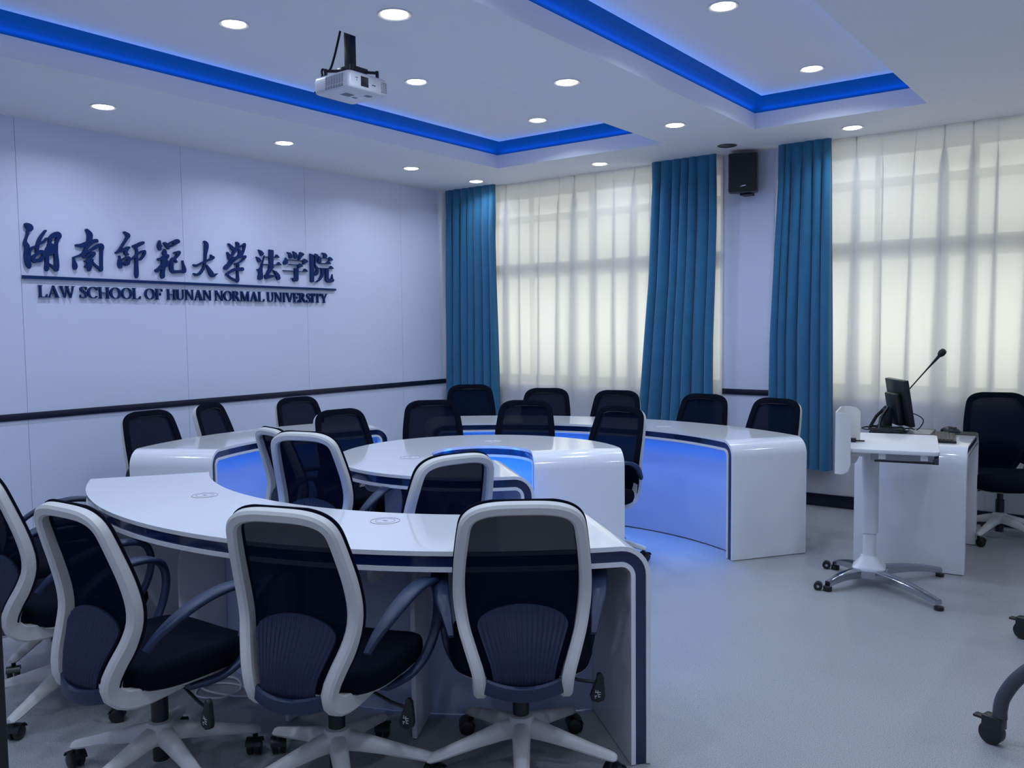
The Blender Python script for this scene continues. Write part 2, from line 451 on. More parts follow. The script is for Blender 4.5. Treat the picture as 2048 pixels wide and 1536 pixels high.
def desk_path(a0, a1, ends=(True, True), step=R(2.0)):
    """profile path of a waterfall desk: (angle, offset along tangent, height, normal along tangent, normal up)"""
    P = []
    def shoulder(a, sgn, rev):
        S = [(a, sgn * RC, 0.004, sgn, 0.0), (a, sgn * RC, TOP - RC, sgn, 0.0)]
        for k in range(1, 9):
            q = (PI / 2) * k / 8
            S.append((a, sgn * RC * math.cos(q), TOP - RC + RC * math.sin(q), sgn * math.cos(q), math.sin(q)))
        return S if not rev else S[::-1]
    if ends[0]: P += shoulder(a0, -1, False)
    n = max(2, int(abs(a1 - a0) / step))
    for k in range(n + 1): P.append((a0 + (a1 - a0) * k / n, 0.0, TOP, 0.0, 1.0))
    if ends[1]: P += shoulder(a1, 1, True)
    return P
def desk_pt(R0, a, t, z): return Vector((CX + R0 * math.cos(a) - t * math.sin(a), CY + R0 * math.sin(a) + t * math.cos(a), z))
def slab(path, ra, rb, d0, d1):
    rings = []
    for (a, t, z, nt, nz) in path:
        rings.append([desk_pt(r, a, t - nt * d, (z - nz * d) if nz > 0 else z) for r, d in ((ra, d0), (rb, d0), (rb, d1), (ra, d1))])
    b = MB(); b.rings(rings); return b
def arc_panel(r0, r1, a0, a1, z0, z1, step=R(2)):
    n = max(2, int(abs(a1 - a0) / step)); b = MB()
    b.rings([[desk_pt(r, a0 + (a1 - a0) * k / n, 0, z) for r, z in ((r0, z0), (r1, z0), (r1, z1), (r0, z1))] for k in range(n + 1)])
    return b

def port(parent, r, ang):
    p = desk_pt(r, R(ang), 0, TOP)
    b = MB(); b.lathe([(0.0005, 0.0012), (0.038, 0.0012), (0.056, 0.0006), (0.058, 0.0)], 40)
    o = b.obj('cable_port', 'port_white', parent); o.location = p
    for ra, rb in ((0.0365, 0.0385), (0.0555, 0.0568)):
        q = MB(); n = 40
        q.rings([[Vector((rr * math.cos(2 * PI * k / n), rr * math.sin(2 * PI * k / n), z)) for rr, z in ((ra, 0.0010), (rb, 0.0010), (rb, 0.0019), (ra, 0.0019))] for k in range(n)], closed_path=True)
        q.obj('port_ring', 'ring_grey', o)
    q = MB(); q.box(-0.010, 0.010, -0.006, 0.006, 0.0010, 0.0017); q.obj('port_mark', 'ring_grey', o)

def curved_desk(cx, cy, R0, R1, a0, a1, dividers, ports, label):
    global CX, CY
    CX, CY = cx, cy
    a0, a1 = R(a0), R(a1)
    t = empty('curved_desk', (0, 0, 0))
    tag(t, label, 'desk', 'white curved desks standing in a ring')
    P = desk_path(a0, a1)
    slab(P, R0, R1, 0.0, 0.016).obj('desk_top', 'desk_white', t, bevel=0.002)
    slab(P, R0 + 0.006, R1 - 0.006, 0.016, 0.054).obj('navy_edge_band', 'navy', t)
    slab(P, R0, R1, 0.054, TH).obj('lower_shell', 'desk_white', t, bevel=0.002)
    zb = TOP - TH
    ext = (RC - TH) / R0
    arc_panel(R0 + 0.100, R0 + 0.118, a0 - ext * 0.9, a1 + ext * 0.9, 0.008, zb, R(2)).obj('modesty_panel', 'desk_panel', t)
    arc_panel(R0 + 0.008, R0 + 0.024, a0, a1, zb - 0.0012, zb - 0.0004, R(3)).obj('led_strip', 'led', t, smooth=0)
    # the strip's lamps: lensed, aimed down and a little into the ring
    n = max(3, round(R0 * abs(a1 - a0) / 0.28)); seg = R0 * abs(a1 - a0) / n
    la = bpy.data.lights.new('led_lamp', 'AREA'); la.shape = 'RECTANGLE'; la.size = seg * 0.95; la.size_y = 0.014
    la.color = LED_BLUE; la.energy = LED_WATTS * seg * (1.6 if R0 < 1 else 1.0); la.spread = R(150 if R0 < 1 else 95)
    tilt = R(48 if R0 < 1 else 18)
    for k in range(n):
        a = a0 + (a1 - a0) * (k + 0.5) / n
        e = Vector((math.cos(a), math.sin(a), 0)); tg = Vector((-math.sin(a), math.cos(a), 0))
        zax = (Vector((0, 0, 1)) * math.cos(tilt) + e * math.sin(tilt)); yax = zax.cross(tg)
        lo = bpy.data.objects.new('led_lamp', la); COL.objects.link(lo); lo.parent = t
        p = desk_pt(R0 + 0.016, a, 0, zb - 0.003)
        lo.matrix_local = Matrix(((tg.x, yax.x, zax.x, p.x), (tg.y, yax.y, zax.y, p.y), (tg.z, yax.z, zax.z, p.z), (0, 0, 0, 1)))
    for dg in dividers:
        a = R(dg); b = MB()
        ra, rb, th = R0 + 0.119, R1 - 0.235, 0.018
        out = [(ra, 0.006), (rb, 0.006), (rb, 0.50)] + [(rb - 0.10 + 0.10 * math.cos(q), 0.50 + 0.13 * math.sin(q)) for q in [PI / 2 * k / 7 for k in range(1, 8)]] + [(rb - 0.10, zb), (ra, zb)]
        b.prism(out, lambda u, v, d: desk_pt(u, a, d, v), -th / 2, th / 2)
        b.obj('divider_panel', 'desk_inner', t, bevel=0.002)
        # rounded tab of the cable tray bracket hanging under the top, next to the divider
        q = MB(); rt = R1 - 0.12
        tab = [(rt - 0.26, zb), (rt, zb), (rt, zb - 0.05)] + [(rt - 0.04 + 0.04 * math.cos(w), zb - 0.05 - 0.04 * math.sin(w)) for w in [PI / 2 * k / 5 for k in range(1, 6)]] + [(rt - 0.26, zb - 0.09)]
        q.prism(tab, lambda u, v, d: desk_pt(u, a - 0.06 / 2.0 * 2, d, v), -0.009, 0.009)
        q.obj('tray_bracket', 'desk_inner', t, bevel=0.002)
        s = MB(); s.add([desk_pt(r, a + 0.10 + e, 0, z) for z in (zb - 0.012, zb - 0.0005) for e in (0, 0.045) for r in (R1 - 0.30, R1 - 0.22)],
                        [(0, 1, 3, 2), (4, 5, 7, 6), (0, 1, 5, 4), (2, 3, 7, 6), (0, 2, 6, 4), (1, 3, 7, 5)])
        s.obj('power_socket', 'chair_black', t, smooth=0)
    for r, g in ports: port(t, r, g)
    return t

def desks():
    curved_desk(-3.053, 3.895, 1.58, 2.142, -125.0, -41.0, (-97.5, -77.5, -61.6), ((1.718, -102.1), (1.724, -66.7)),
                'big curved white desk in front, with dark blue edge band and two cable ports')
    curved_desk(-3.406, 3.823, 1.44, 1.985, 152.5, 208.0, (171, 188), (),
                'curved white desk along the sign wall, blue light under its edge')
    curved_desk(-3.182, 3.84, 1.655, 2.21, 55.6, 138.0, (74, 92, 107, 122), ((1.847, 81.4),),
                'long curved white desk along the windows, blue light under its edge')
    curved_desk(-3.20, 3.919, 0.294, 0.844, 48.0, 320.0, (88, 125, 162, 205, 250, 290), ((0.435, -121), (0.518, 121.4)),
                'small horseshoe white desk in the middle of the ring')

# ------------------------------------------------------------------ office chair
# side profile of the back, from under the seat up to the top rail: (forward, height, half width)
PROF = [(0.150, 0.392, 0.175), (0.060, 0.383, 0.172), (-0.060, 0.376, 0.166), (-0.150, 0.374, 0.160), (-0.205, 0.382, 0.154), (-0.240, 0.408, 0.153),
        (-0.250, 0.445, 0.158), (-0.237, 0.500, 0.177), (-0.210, 0.565, 0.199), (-0.193, 0.625, 0.211), (-0.196, 0.690, 0.217),
        (-0.217, 0.770, 0.215), (-0.245, 0.850, 0.206), (-0.272, 0.925, 0.194), (-0.295, 0.992, 0.180)]
PS = catmull(PROF, 6)
SL = [0.0]
for p, q in zip(PS, PS[1:]): SL.append(SL[-1] + math.hypot(q[0] - p[0], q[1] - p[1]))
STOT = SL[-1]
def prof_at(s):
    s = max(0.0, min(STOT, s))
    for i in range(len(SL) - 1):
        if s <= SL[i + 1]:
            f = (s - SL[i]) / (SL[i + 1] - SL[i]); p, q = PS[i], PS[i + 1]
            y, z, w = (p[k] + (q[k] - p[k]) * f for k in range(3))
            a = PS[max(0, i - 1)]; b = PS[min(len(PS) - 1, i + 2)]
            ty, tz = b[0] - a[0], b[1] - a[1]; L = math.hypot(ty, tz)
            return y, z, w, ty / L, tz / L
    p = PS[-1]; return p[0], p[1], p[2], 0, 1
def surf(x, s, off=0.0):
    """point on the back surface, off = forward offset along its normal"""
    y, z, w, ty, tz = prof_at(s)
    return Vector((x, y + off * tz, z - off * ty))
def s_of_z(z, above=0.41):
    for i, p in enumerate(PS):
        if i > len(PS) * 0.38 and p[1] >= z: return SL[i]
    return STOT
RT = 0.105                      # corner radius of the top rail
def outline(inset=0.0, s_from=0.0):
    """right-hand half of the frame outline (x, s), bottom to top centre"""
    pts = []; top = STOT - inset; n = 34; p = 3.4
    for i in range(n + 1):
        s = s_from + (top - RT - s_from) * i / n
        pts.append((prof_at(s)[2] - inset, s))
    for i in range(1, 25):
        q = PI / 2 * i / 24
        s = top - RT + RT * math.sin(q) ** (2 / p)
        pts.append(((prof_at(s)[2] - inset) * max(0.0, math.cos(q)) ** (2 / p), s))
    pts[-1] = (0.0, top)
    return pts
def loop_sweep(out, half_w, d_back, d_front, inset=0.0):
    """sweep a rounded bar along the outline (both halves)"""
    full = [(x, s) for x, s in out] + [(-x, s) for x, s in out[-2::-1]]
    n = len(full); rings = []
    for i, (x, s) in enumerate(full):
        a = full[max(0, i - 1)]; b = full[min(n - 1, i + 1)]
        tx, ts = b[0] - a[0], b[1] - a[1]; L = math.hypot(tx, ts) or 1
        nx, ns = ts / L, -tx / L                  # outward in the (x, s) surface
        hw = half_w(s) if callable(half_w) else half_w
        db = d_back(s) if callable(d_back) else d_back
        df_ = d_front(s) if callable(d_front) else d_front
        ch = min(0.008, hw * 0.6); cd = min(0.008, abs(df_ - db) * 0.35)
        sec = [(-ch, db), (0, db + cd), (0, df_ - cd * 0.5), (-ch * 0.5, df_), (-2 * hw + ch * 0.5, df_), (-2 * hw, df_ - cd * 0.5), (-2 * hw, db + cd), (-2 * hw + ch, db)]
        rings.append([surf(x + nx * u, s + ns * u, d) for u, d in sec])
    b = MB(); b.rings(rings); return b

def chair_meshes():
    D = {}
    def keep(key, name, b, m, **k):
        me = b.mesh(name, **k); me.materials.append(M[m]); D[key] = (name, me)
    s0 = 0.0
    s_low = s_of_z(0.43)
    # white frame: broad and deep at the lower bend, slimmer at the top
    hw = lambda s: lerp_tab([(0, 0.016), (0.20, 0.020), (0.42, 0.019), (0.65, 0.019), (STOT, 0.019)], s)
    db = lambda s: lerp_tab([(0, -0.004), (0.12, -0.016), (0.30, -0.030), (0.45, -0.030), (0.7, -0.026), (STOT, -0.020)], s)
    df = lambda s: lerp_tab([(0, 0.006), (0.12, 0.022), (0.30, 0.034), (0.45, 0.028), (0.60, 0.016), (STOT, 0.014)], s)
    keep('frame', 'back_frame', loop_sweep(outline(0.0), hw, db, df), 'chair_white', smooth=40)
    # black front rim over the edge of the mesh
    keep('rim', 'front_rim', loop_sweep(outline(-0.003, s_low), 0.0215, 0.0145, 0.024), 'chair_fabric', smooth=40)
    # mesh panel
    b = MB(); o = outline(0.012, s_low); nx = 12; rows = []
    for x, s in o[:-1]: rows.append([surf(x * (2 * k / nx - 1), s, 0.018 - 0.020 * (1 - (2 * k / nx - 1) ** 2)) for k in range(nx + 1)])
    vs = [p for r in rows for p in r]; fs = []
    for j in range(len(rows) - 1):
        for k in range(nx): fs.append((j * (nx + 1) + k, j * (nx + 1) + k + 1, (j + 1) * (nx + 1) + k + 1, (j + 1) * (nx + 1) + k))
    b.add(vs, fs); keep('mesh', 'mesh_back', b, 'mesh', smooth=60)
    # ribbed lumbar fan behind the mesh
    b = MB(); nu, nv = 96, 18; sa, sb = s_of_z(0.405) - 0.035, s_of_z(0.655)
    front = []; back = []
    for j in range(nv + 1):
        v = j / nv
        for i in range(nu + 1):
            u = 2 * i / nu - 1
            stop = sb - 0.085 * (1 - math.sqrt(max(0.0, 1 - 0.97 * u * u)))
            s = sa + (stop - sa) * v
            f = (s - sa) / (sb - sa)
            x = u * lerp_tab([(0, 0.090), (0.12, 0.091), (0.3, 0.102), (0.5, 0.122), (0.7, 0.140), (0.85, 0.147), (1.0, 0.149)], f)
            bulge = 0.018 * (1 - u * u) * (0.3 + 0.7 * math.sin(PI * min(1, f)))
            rib = 0.0036 * (0.5 + 0.5 * math.cos(2 * PI * 17 * (u + 1) / 2))
            d = -0.018 - bulge - rib
            back.append(surf(x, s, d)); front.append(surf(x, s, -0.013 - bulge * 0.9))
    n = nu + 1; N = len(back); fs = []
    for j in range(nv):
        for i in range(nu):
            q = (j * n + i, j * n + i + 1, (j + 1) * n + i + 1, (j + 1) * n + i)
            fs.append(q); fs.append(tuple(N + k for k in reversed(q)))
    for i in range(nu):
        fs.append((i + 1, i, N + i, N + i + 1)); fs.append((nv * n + i, nv * n + i + 1, N + nv * n + i + 1, N + nv * n + i))
    for j in range(nv):
        fs.append((j * n, (j + 1) * n, N + (j + 1) * n, N + j * n)); fs.append(((j + 1) * n + nu, j * n + nu, N + j * n + nu, N + (j + 1) * n + nu))
    b.add(back + front, fs); keep('lumbar', 'lumbar_pad', b, 'lumbar_navy', smooth=50)
    # curved lower cross bar between the two uprights
    b = MB(); rings = []
    for i in range(25):
        u = 2 * i / 24 - 1; x = 0.150 * u
        cb = 1 - u * u
        y = -0.250 - 0.048 * cb; zt = 0.447 - 0.028 * cb; zb = 0.394 - 0.022 * cb
        rings.append([Vector((x, y, zb + 0.006)), Vector((x, y + 0.006, zb)), Vector((x, y + 0.020, zb + 0.002)), Vector((x, y + 0.024, zt - 0.004)), Vector((x, y + 0.010, zt)), Vector((x, y + 0.001, zt - 0.006))])
    b.rings(rings); keep('bar', 'cross_bar', b, 'chair_navy', smooth=50)
    # seat cushion
    b = MB(); rings = []
    def seat_ring(z, k, dz=0.0):
        r = []
        for i in range(40):
            a = 2 * PI * i / 40; c, s = math.cos(a), math.sin(a)
            x = 0.242 * k * math.copysign(abs(c) ** 0.55, c); y = 0.045 + 0.232 * k * math.copysign(abs(s) ** 0.6, s)
            r.append(Vector((x, y, z + dz * (1.0 - abs(x) / 0.25) + 0.014 * (x / 0.24) ** 2 - 0.030 * max(0, (y - 0.16) / 0.12) ** 2)))
        return r
    for z, k in ((0.388, 0.90), (0.394, 0.965), (0.420, 1.0), (0.446, 0.995), (0.462, 0.965), (0.470, 0.90), (0.473, 0.7), (0.472, 0.4), (0.471, 0.05)): rings.append(seat_ring(z, k))
    b.rings(rings); keep('seat', 'seat_cushion', b, 'chair_fabric', smooth=60)
    b = MB(); b.rings([seat_ring(0.366, 0.66), seat_ring(0.370, 0.80), seat_ring(0.380, 0.90), seat_ring(0.387, 0.925), seat_ring(0.389, 0.80)]); keep('shell', 'seat_shell', b, 'chair_white', smooth=60)
    # closed loop armrests
    path = [(-0.185, 0.545), (-0.150, 0.585), (-0.090, 0.632), (-0.010, 0.668), (0.075, 0.684), (0.150, 0.680), (0.200, 0.658), (0.222, 0.612), (0.218, 0.550), (0.190, 0.480), (0.140, 0.420), (0.085, 0.385), (0.030, 0.372), (-0.020, 0.370)]
    wid = [0.020, 0.034, 0.050, 0.058, 0.060, 0.058, 0.052, 0.042, 0.036, 0.034, 0.034, 0.034, 0.034, 0.034]
    xo = [0.226, 0.238, 0.256, 0.268, 0.273, 0.275, 0.275, 0.274, 0.272, 0.268, 0.256, 0.236, 0.212, 0.190]
    pts = catmull([(y, z, w, x) for (y, z), w, x in zip(path, wid, xo)], 5)
    for side, key in ((1, 'armR'), (-1, 'armL')):
        b = MB(); rings = []
        for i, (y, z, w, x) in enumerate(pts):
            a = pts[max(0, i - 1)]; c = pts[min(len(pts) - 1, i + 1)]
            ty, tz = c[0] - a[0], c[1] - a[1]; L = math.hypot(ty, tz); ny, nz = -tz / L, ty / L
            th = 0.011 if i < 32 else 0.009
            sec = [(-w / 2, -th * 0.4), (-w / 2, th * 0.4), (-w / 2 * 0.75, th), (w / 2 * 0.75, th), (w / 2, th * 0.4), (w / 2, -th * 0.4), (w / 2 * 0.7, -th), (-w / 2 * 0.7, -th)]
            rings.append([Vector((side * (x + u), y + ny * d, z + nz * d)) for u, d in sec])
        b.rings(rings); keep(key, 'armrest', b, 'chair_navy', smooth=55)
    # gas lift, mechanism
    b = MB(); b.lathe([(0.014, 0.052), (0.027, 0.054), (0.028, 0.275), (0.028, 0.276)], 20); keep('gas', 'gas_lift', b, 'chair_black')
    b = MB(); b.box(-0.075, 0.075, -0.12, 0.10, 0.335, 0.372); b.cyl(0, 0, 0.24, 0.345, 0.020); keep('mech', 'tilt_mechanism', b, 'chair_black', bevel=0.008)
    # tilt lever with a flat paddle on the sitter's right
    b = MB(); b.tube([(0.06, 0.02, 0.350), (0.13, 0.015, 0.335), (0.20, 0.01, 0.312), (0.255, 0.0, 0.308)], 0.006, 8)
    pad = [(0.012, 0.040), (0.020, 0.030), (0.026, -0.035), (0.022, -0.052), (0.0, -0.060), (-0.022, -0.052), (-0.026, -0.035), (-0.004, 0.020), (-0.002, 0.036), (0.004, 0.042)]
    b.prism([(u + 0.262, v + 0.300) for u, v in pad], lambda u, v, d: Vector((u, d, v)), -0.012, 0.006)
    keep('lever', 'tilt_lever', b, 'chair_black', bevel=0.003)
    b = MB()
    for x0, x1, z0, z1 in ((-0.010, 0.010, -0.024, -0.022), (-0.001, 0.001, -0.030, -0.016), (-0.008, -0.006, -0.022, -0.014), (-0.012, -0.002, -0.036, -0.034), (0.000, 0.009, -0.040, -0.038), (0.002, 0.004, -0.040, -0.030), (-0.010, -0.008, -0.044, -0.036), (0.0, 0.010, -0.031, -0.029)):
        b.box(0.262 + x0, 0.262 + x1, -0.0128, -0.0118, 0.300 + z0, 0.300 + z1)
    keep('print', 'lever_print', b, 'tag_white', smooth=0)
    # five-star base
    b = MB()
    b.lathe([(0.030, 0.112), (0.046, 0.116), (0.050, 0.140), (0.046, 0.170), (0.040, 0.186), (0.030, 0.190)], 30)
    for k in range(5):
        a = 2 * PI * k / 5; m = Matrix.Rotation(a, 4, 'Z'); rings = []
        for r, w, zt, zb in ((0.030, 0.032, 0.178, 0.120), (0.080, 0.030, 0.166, 0.116), (0.16, 0.027, 0.142, 0.104), (0.24, 0.024, 0.119, 0.088), (0.300, 0.022, 0.103, 0.076), (0.322, 0.020, 0.096, 0.074), (0.331, 0.013, 0.089, 0.076)):
            rings.append([m @ Vector((r, y, z)) for y, z in ((-w * 0.85, zb), (-w, zb + 0.25 * (zt - zb)), (-w * 0.72, zt - 0.008), (-w * 0.35, zt), (w * 0.35, zt), (w * 0.72, zt - 0.008), (w, zb + 0.25 * (zt - zb)), (w * 0.85, zb))])
        b.rings(rings)
    keep('base', 'star_base', b, 'chair_white', smooth=45)
    # twin wheel caster, origin on the floor below its stem
    b = MB()
    b.cyl(0, 0, 0.050, 0.078, 0.009, n=12)
    for sx in (-1, 1):
        rings = []
        for x, r in ((0.004, 0.020), (0.005, 0.0275), (0.020, 0.0285), (0.024, 0.024), (0.025, 0.010)):
            rings.append([Vector((sx * x, 0.016 + r * math.cos(2 * PI * k / 22), 0.0285 + r * math.sin(2 * PI * k / 22))) for k in range(22)])
        b.rings(rings)
    rings = []
    for k in range(9):
        q = R(20) + R(150) * k / 8
        rings.append([Vector((x, 0.016 + rr * math.cos(q), 0.0285 + rr * math.sin(q))) for x, rr in ((-0.027, 0.0292), (0.027, 0.0292), (0.027, 0.0325), (-0.027, 0.0325))])
    b.rings(rings)
    keep('caster', 'caster', b, 'caster', smooth=45)
    return D
CH = chair_meshes()

def chair(x, y, facing, base, label, group, lift=0.0, seed=0):
    """facing, base: degrees; lift: how far the seat stands above / below the common height"""
    t = empty('office_chair', (x, y, 0), R(facing - 90))
    tag(t, label, 'chair', group)
    for key in ('frame', 'rim', 'mesh', 'lumbar', 'bar', 'seat', 'shell', 'armR', 'armL', 'mech', 'lever'):
        nm, me = CH[key]; o = link(nm, me, None, t)
        o.location = (0, 0, lift)
        if key == 'lever':
            nm2, me2 = CH['print']; link(nm2, me2, None, o)
    nm, me = CH['gas']; link(nm, me, None, t)
    nm, me = CH['base']; s = link(nm, me, None, t)
    s.rotation_euler = (0, 0, R(base - (facing - 90)))
    rnd = random.Random(seed)
    nm, me = CH['caster']
    for k in range(5):
        a = R(base - (facing - 90) + 72 * k)
        c = link(nm, me, None, t); c.location = (0.312 * math.cos(a), 0.312 * math.sin(a), 0)
        c.rotation_euler = (0, 0, rnd.uniform(0, 2 * PI))
    return t

def chairs():
    g1, g2, g3, g4 = 'chairs along the near curved desk', 'chairs round the small middle desk', 'chairs along the window side desk', 'chairs along the sign wall desk'
    # seen from behind, nearest the viewer
    chair(-1.715, 2.292, 129, -53, 'white-framed chair, its back square to us, at the right end of the big front desk', g1, -0.016, 1)
    chair(-2.152, 1.858, 107, -36, 'white-framed chair at the big front desk, middle of the three backs nearest to us', g1, -0.016, 2)
    chair(-2.680, 1.540, 93, 209, 'white-framed chair turned sideways, left of the three chair backs nearest to us', g1, -0.016, 3)
    chair(-3.486, 1.622, 86, 225, 'white-framed chair cut by the left picture edge, orange mark on its black seat', g1, 0.0, 4)
    chair(-4.12, 1.87, 66, 230, 'white-framed chair almost hidden behind the one with the orange mark, at the left picture edge', g1, -0.016, 5)
    # round the middle desk
    chair(-2.67, 2.85, 163, 20, 'white-framed chair back inside the ring, directly in front of the small middle desk opening', g2, -0.03, 6)
    chair(-3.405, 2.985, 104, 40, 'white-framed chair back inside the ring with blue light down both its uprights', g2, 0.01, 7)
    chair(-3.95, 3.31, 78, 10, 'chair inside the ring seen nearly edge-on, half hidden behind the blue-lit chair back', g2, -0.045, 8)
    chair(-4.16, 3.87, -8, 5, 'black mesh chair facing us at the sign-wall side of the middle desk', g2, -0.035, 9)
    chair(-4.07, 4.47, -43, 30, 'black mesh chair behind the middle desk, before the rounded left end of the window desk', g2, -0.022, 10)
    chair(-3.59, 4.83, -62, 50, 'black mesh chair facing us straight behind the centre of the small middle desk', g2, -0.03, 11)
    chair(-2.925, 4.75, -97, 15, 'black mesh chair with visible armrest at the right end of the small middle desk', g2, -0.03, 12)
    # behind the window desk
    chair(-4.72, 5.655, -47, 0, 'black mesh chair behind the long window desk, in front of the corner blue curtain', g3, 0.0, 13)
    chair(-4.19, 5.94, -64, 20, 'black mesh chair behind the long window desk, first one against the sheer curtain', g3, -0.032, 14)
    chair(-3.62, 6.06, -77, 40, 'black mesh chair behind the long window desk, second one against the sheer curtain', g3, -0.038, 15)
    chair(-2.925, 6.13, -91, 60, 'black mesh chair behind the long window desk, below the wall speaker', g3, -0.045, 16)
    chair(-2.31, 5.90, -103, -16, 'black mesh chair at the rounded right end of the long window desk', g3, -0.035, 17)
    # behind the sign wall desk
    chair(-5.35, 3.24, 4, 0, 'black mesh chair behind the sign wall desk, at its end nearest to us', g4, -0.047, 18)
    chair(-5.40, 3.84, 26, 20, 'black mesh chair behind the sign wall desk, turned sideways with a thin white edge', g4, -0.035, 19)
    chair(-5.31, 4.46, -4, 40, 'black mesh chair behind the sign wall desk, at its far end', g4, -0.04, 20)
    # operator
    chair(-0.885, 6.735, -75, -33, 'black mesh chair standing alone beside the computer desk', 'chair at the computer desk', 0.0, 21)
    # orange mark on the seat of the left hand chair
    b = MB()
    me = b
    me.prism([(-0.012, -0.002), (-0.002, 0.004), (0.014, 0.007), (0.006, 0.0), (-0.002, -0.004)], lambda u, v, d: Vector((u * 1.3, v * 1.3, d)), 0, 0.0012)
    o = b.obj('orange_scrap', mat('orange_scrap', (0.62, 0.24, 0.03), 0.5), None, smooth=0)
    o.location = (-3.39, 1.60, 0.4585); o.rotation_euler = (0, 0, 0.5)
    tag(o, 'small orange scrap lying on the black chair seat by the left picture edge', 'scrap')

# ------------------------------------------------------------------ computer desk and what stands on it
LQ = Matrix.Translation((-1.534, 5.562, 0)) @ Matrix.Rotation(R(4.86), 4, 'Z')     # local: x along the front panel, y away
def lp(x, y, z): return LQ @ Vector((x, y, z))
LW, LD, LT = 0.623, 0.90, 0.765

def computer_desk():
    t = tag(empty('computer_desk', (-1.534, 5.562, 0), R(4.86)), 'white waterfall desk with the monitor and keyboard on it', 'desk')
    P = []
    for sgn, y0 in ((-1, 0.0), (1, LD)):
        S = [(y0, 0.004, sgn, 0.0), (y0, LT - RC, sgn, 0.0)]
        for k in range(1, 9):
            q = PI / 2 * k / 8
            S.append((y0 - sgn * RC + sgn * RC * math.cos(q), LT - RC + RC * math.sin(q), sgn * math.cos(q), math.sin(q)))
        P += S if sgn < 0 else S[::-1]
    def sl(xa, xb, d0, d1):
        b = MB()
        b.rings([[Vector((x, y - ny * d, z - nz * d if nz > 0 else z)) for x, d in ((xa, d0), (xb, d0), (xb, d1), (xa, d1))] for y, z, ny, nz in P])
        return b
    sl(0, LW, 0, 0.016).obj('desk_top', 'desk_white', t, bevel=0.002)
    sl(0.006, LW - 0.006, 0.016, 0.054).obj('navy_edge_band', 'navy', t)
    sl(0, LW, 0.054, TH).obj('lower_shell', 'desk_white', t, bevel=0.002)
    b = MB(); b.box(0.05, 0.068, TH - 0.001, LD - TH + 0.001, 0.01, LT - TH); b.obj('modesty_panel', 'desk_inner', t, bevel=0.002)
    b = MB(); b.box(0.07, LW - 0.04, 0.30, 0.318, 0.01, LT - TH); b.obj('divider_panel', 'desk_inner', t, bevel=0.002)

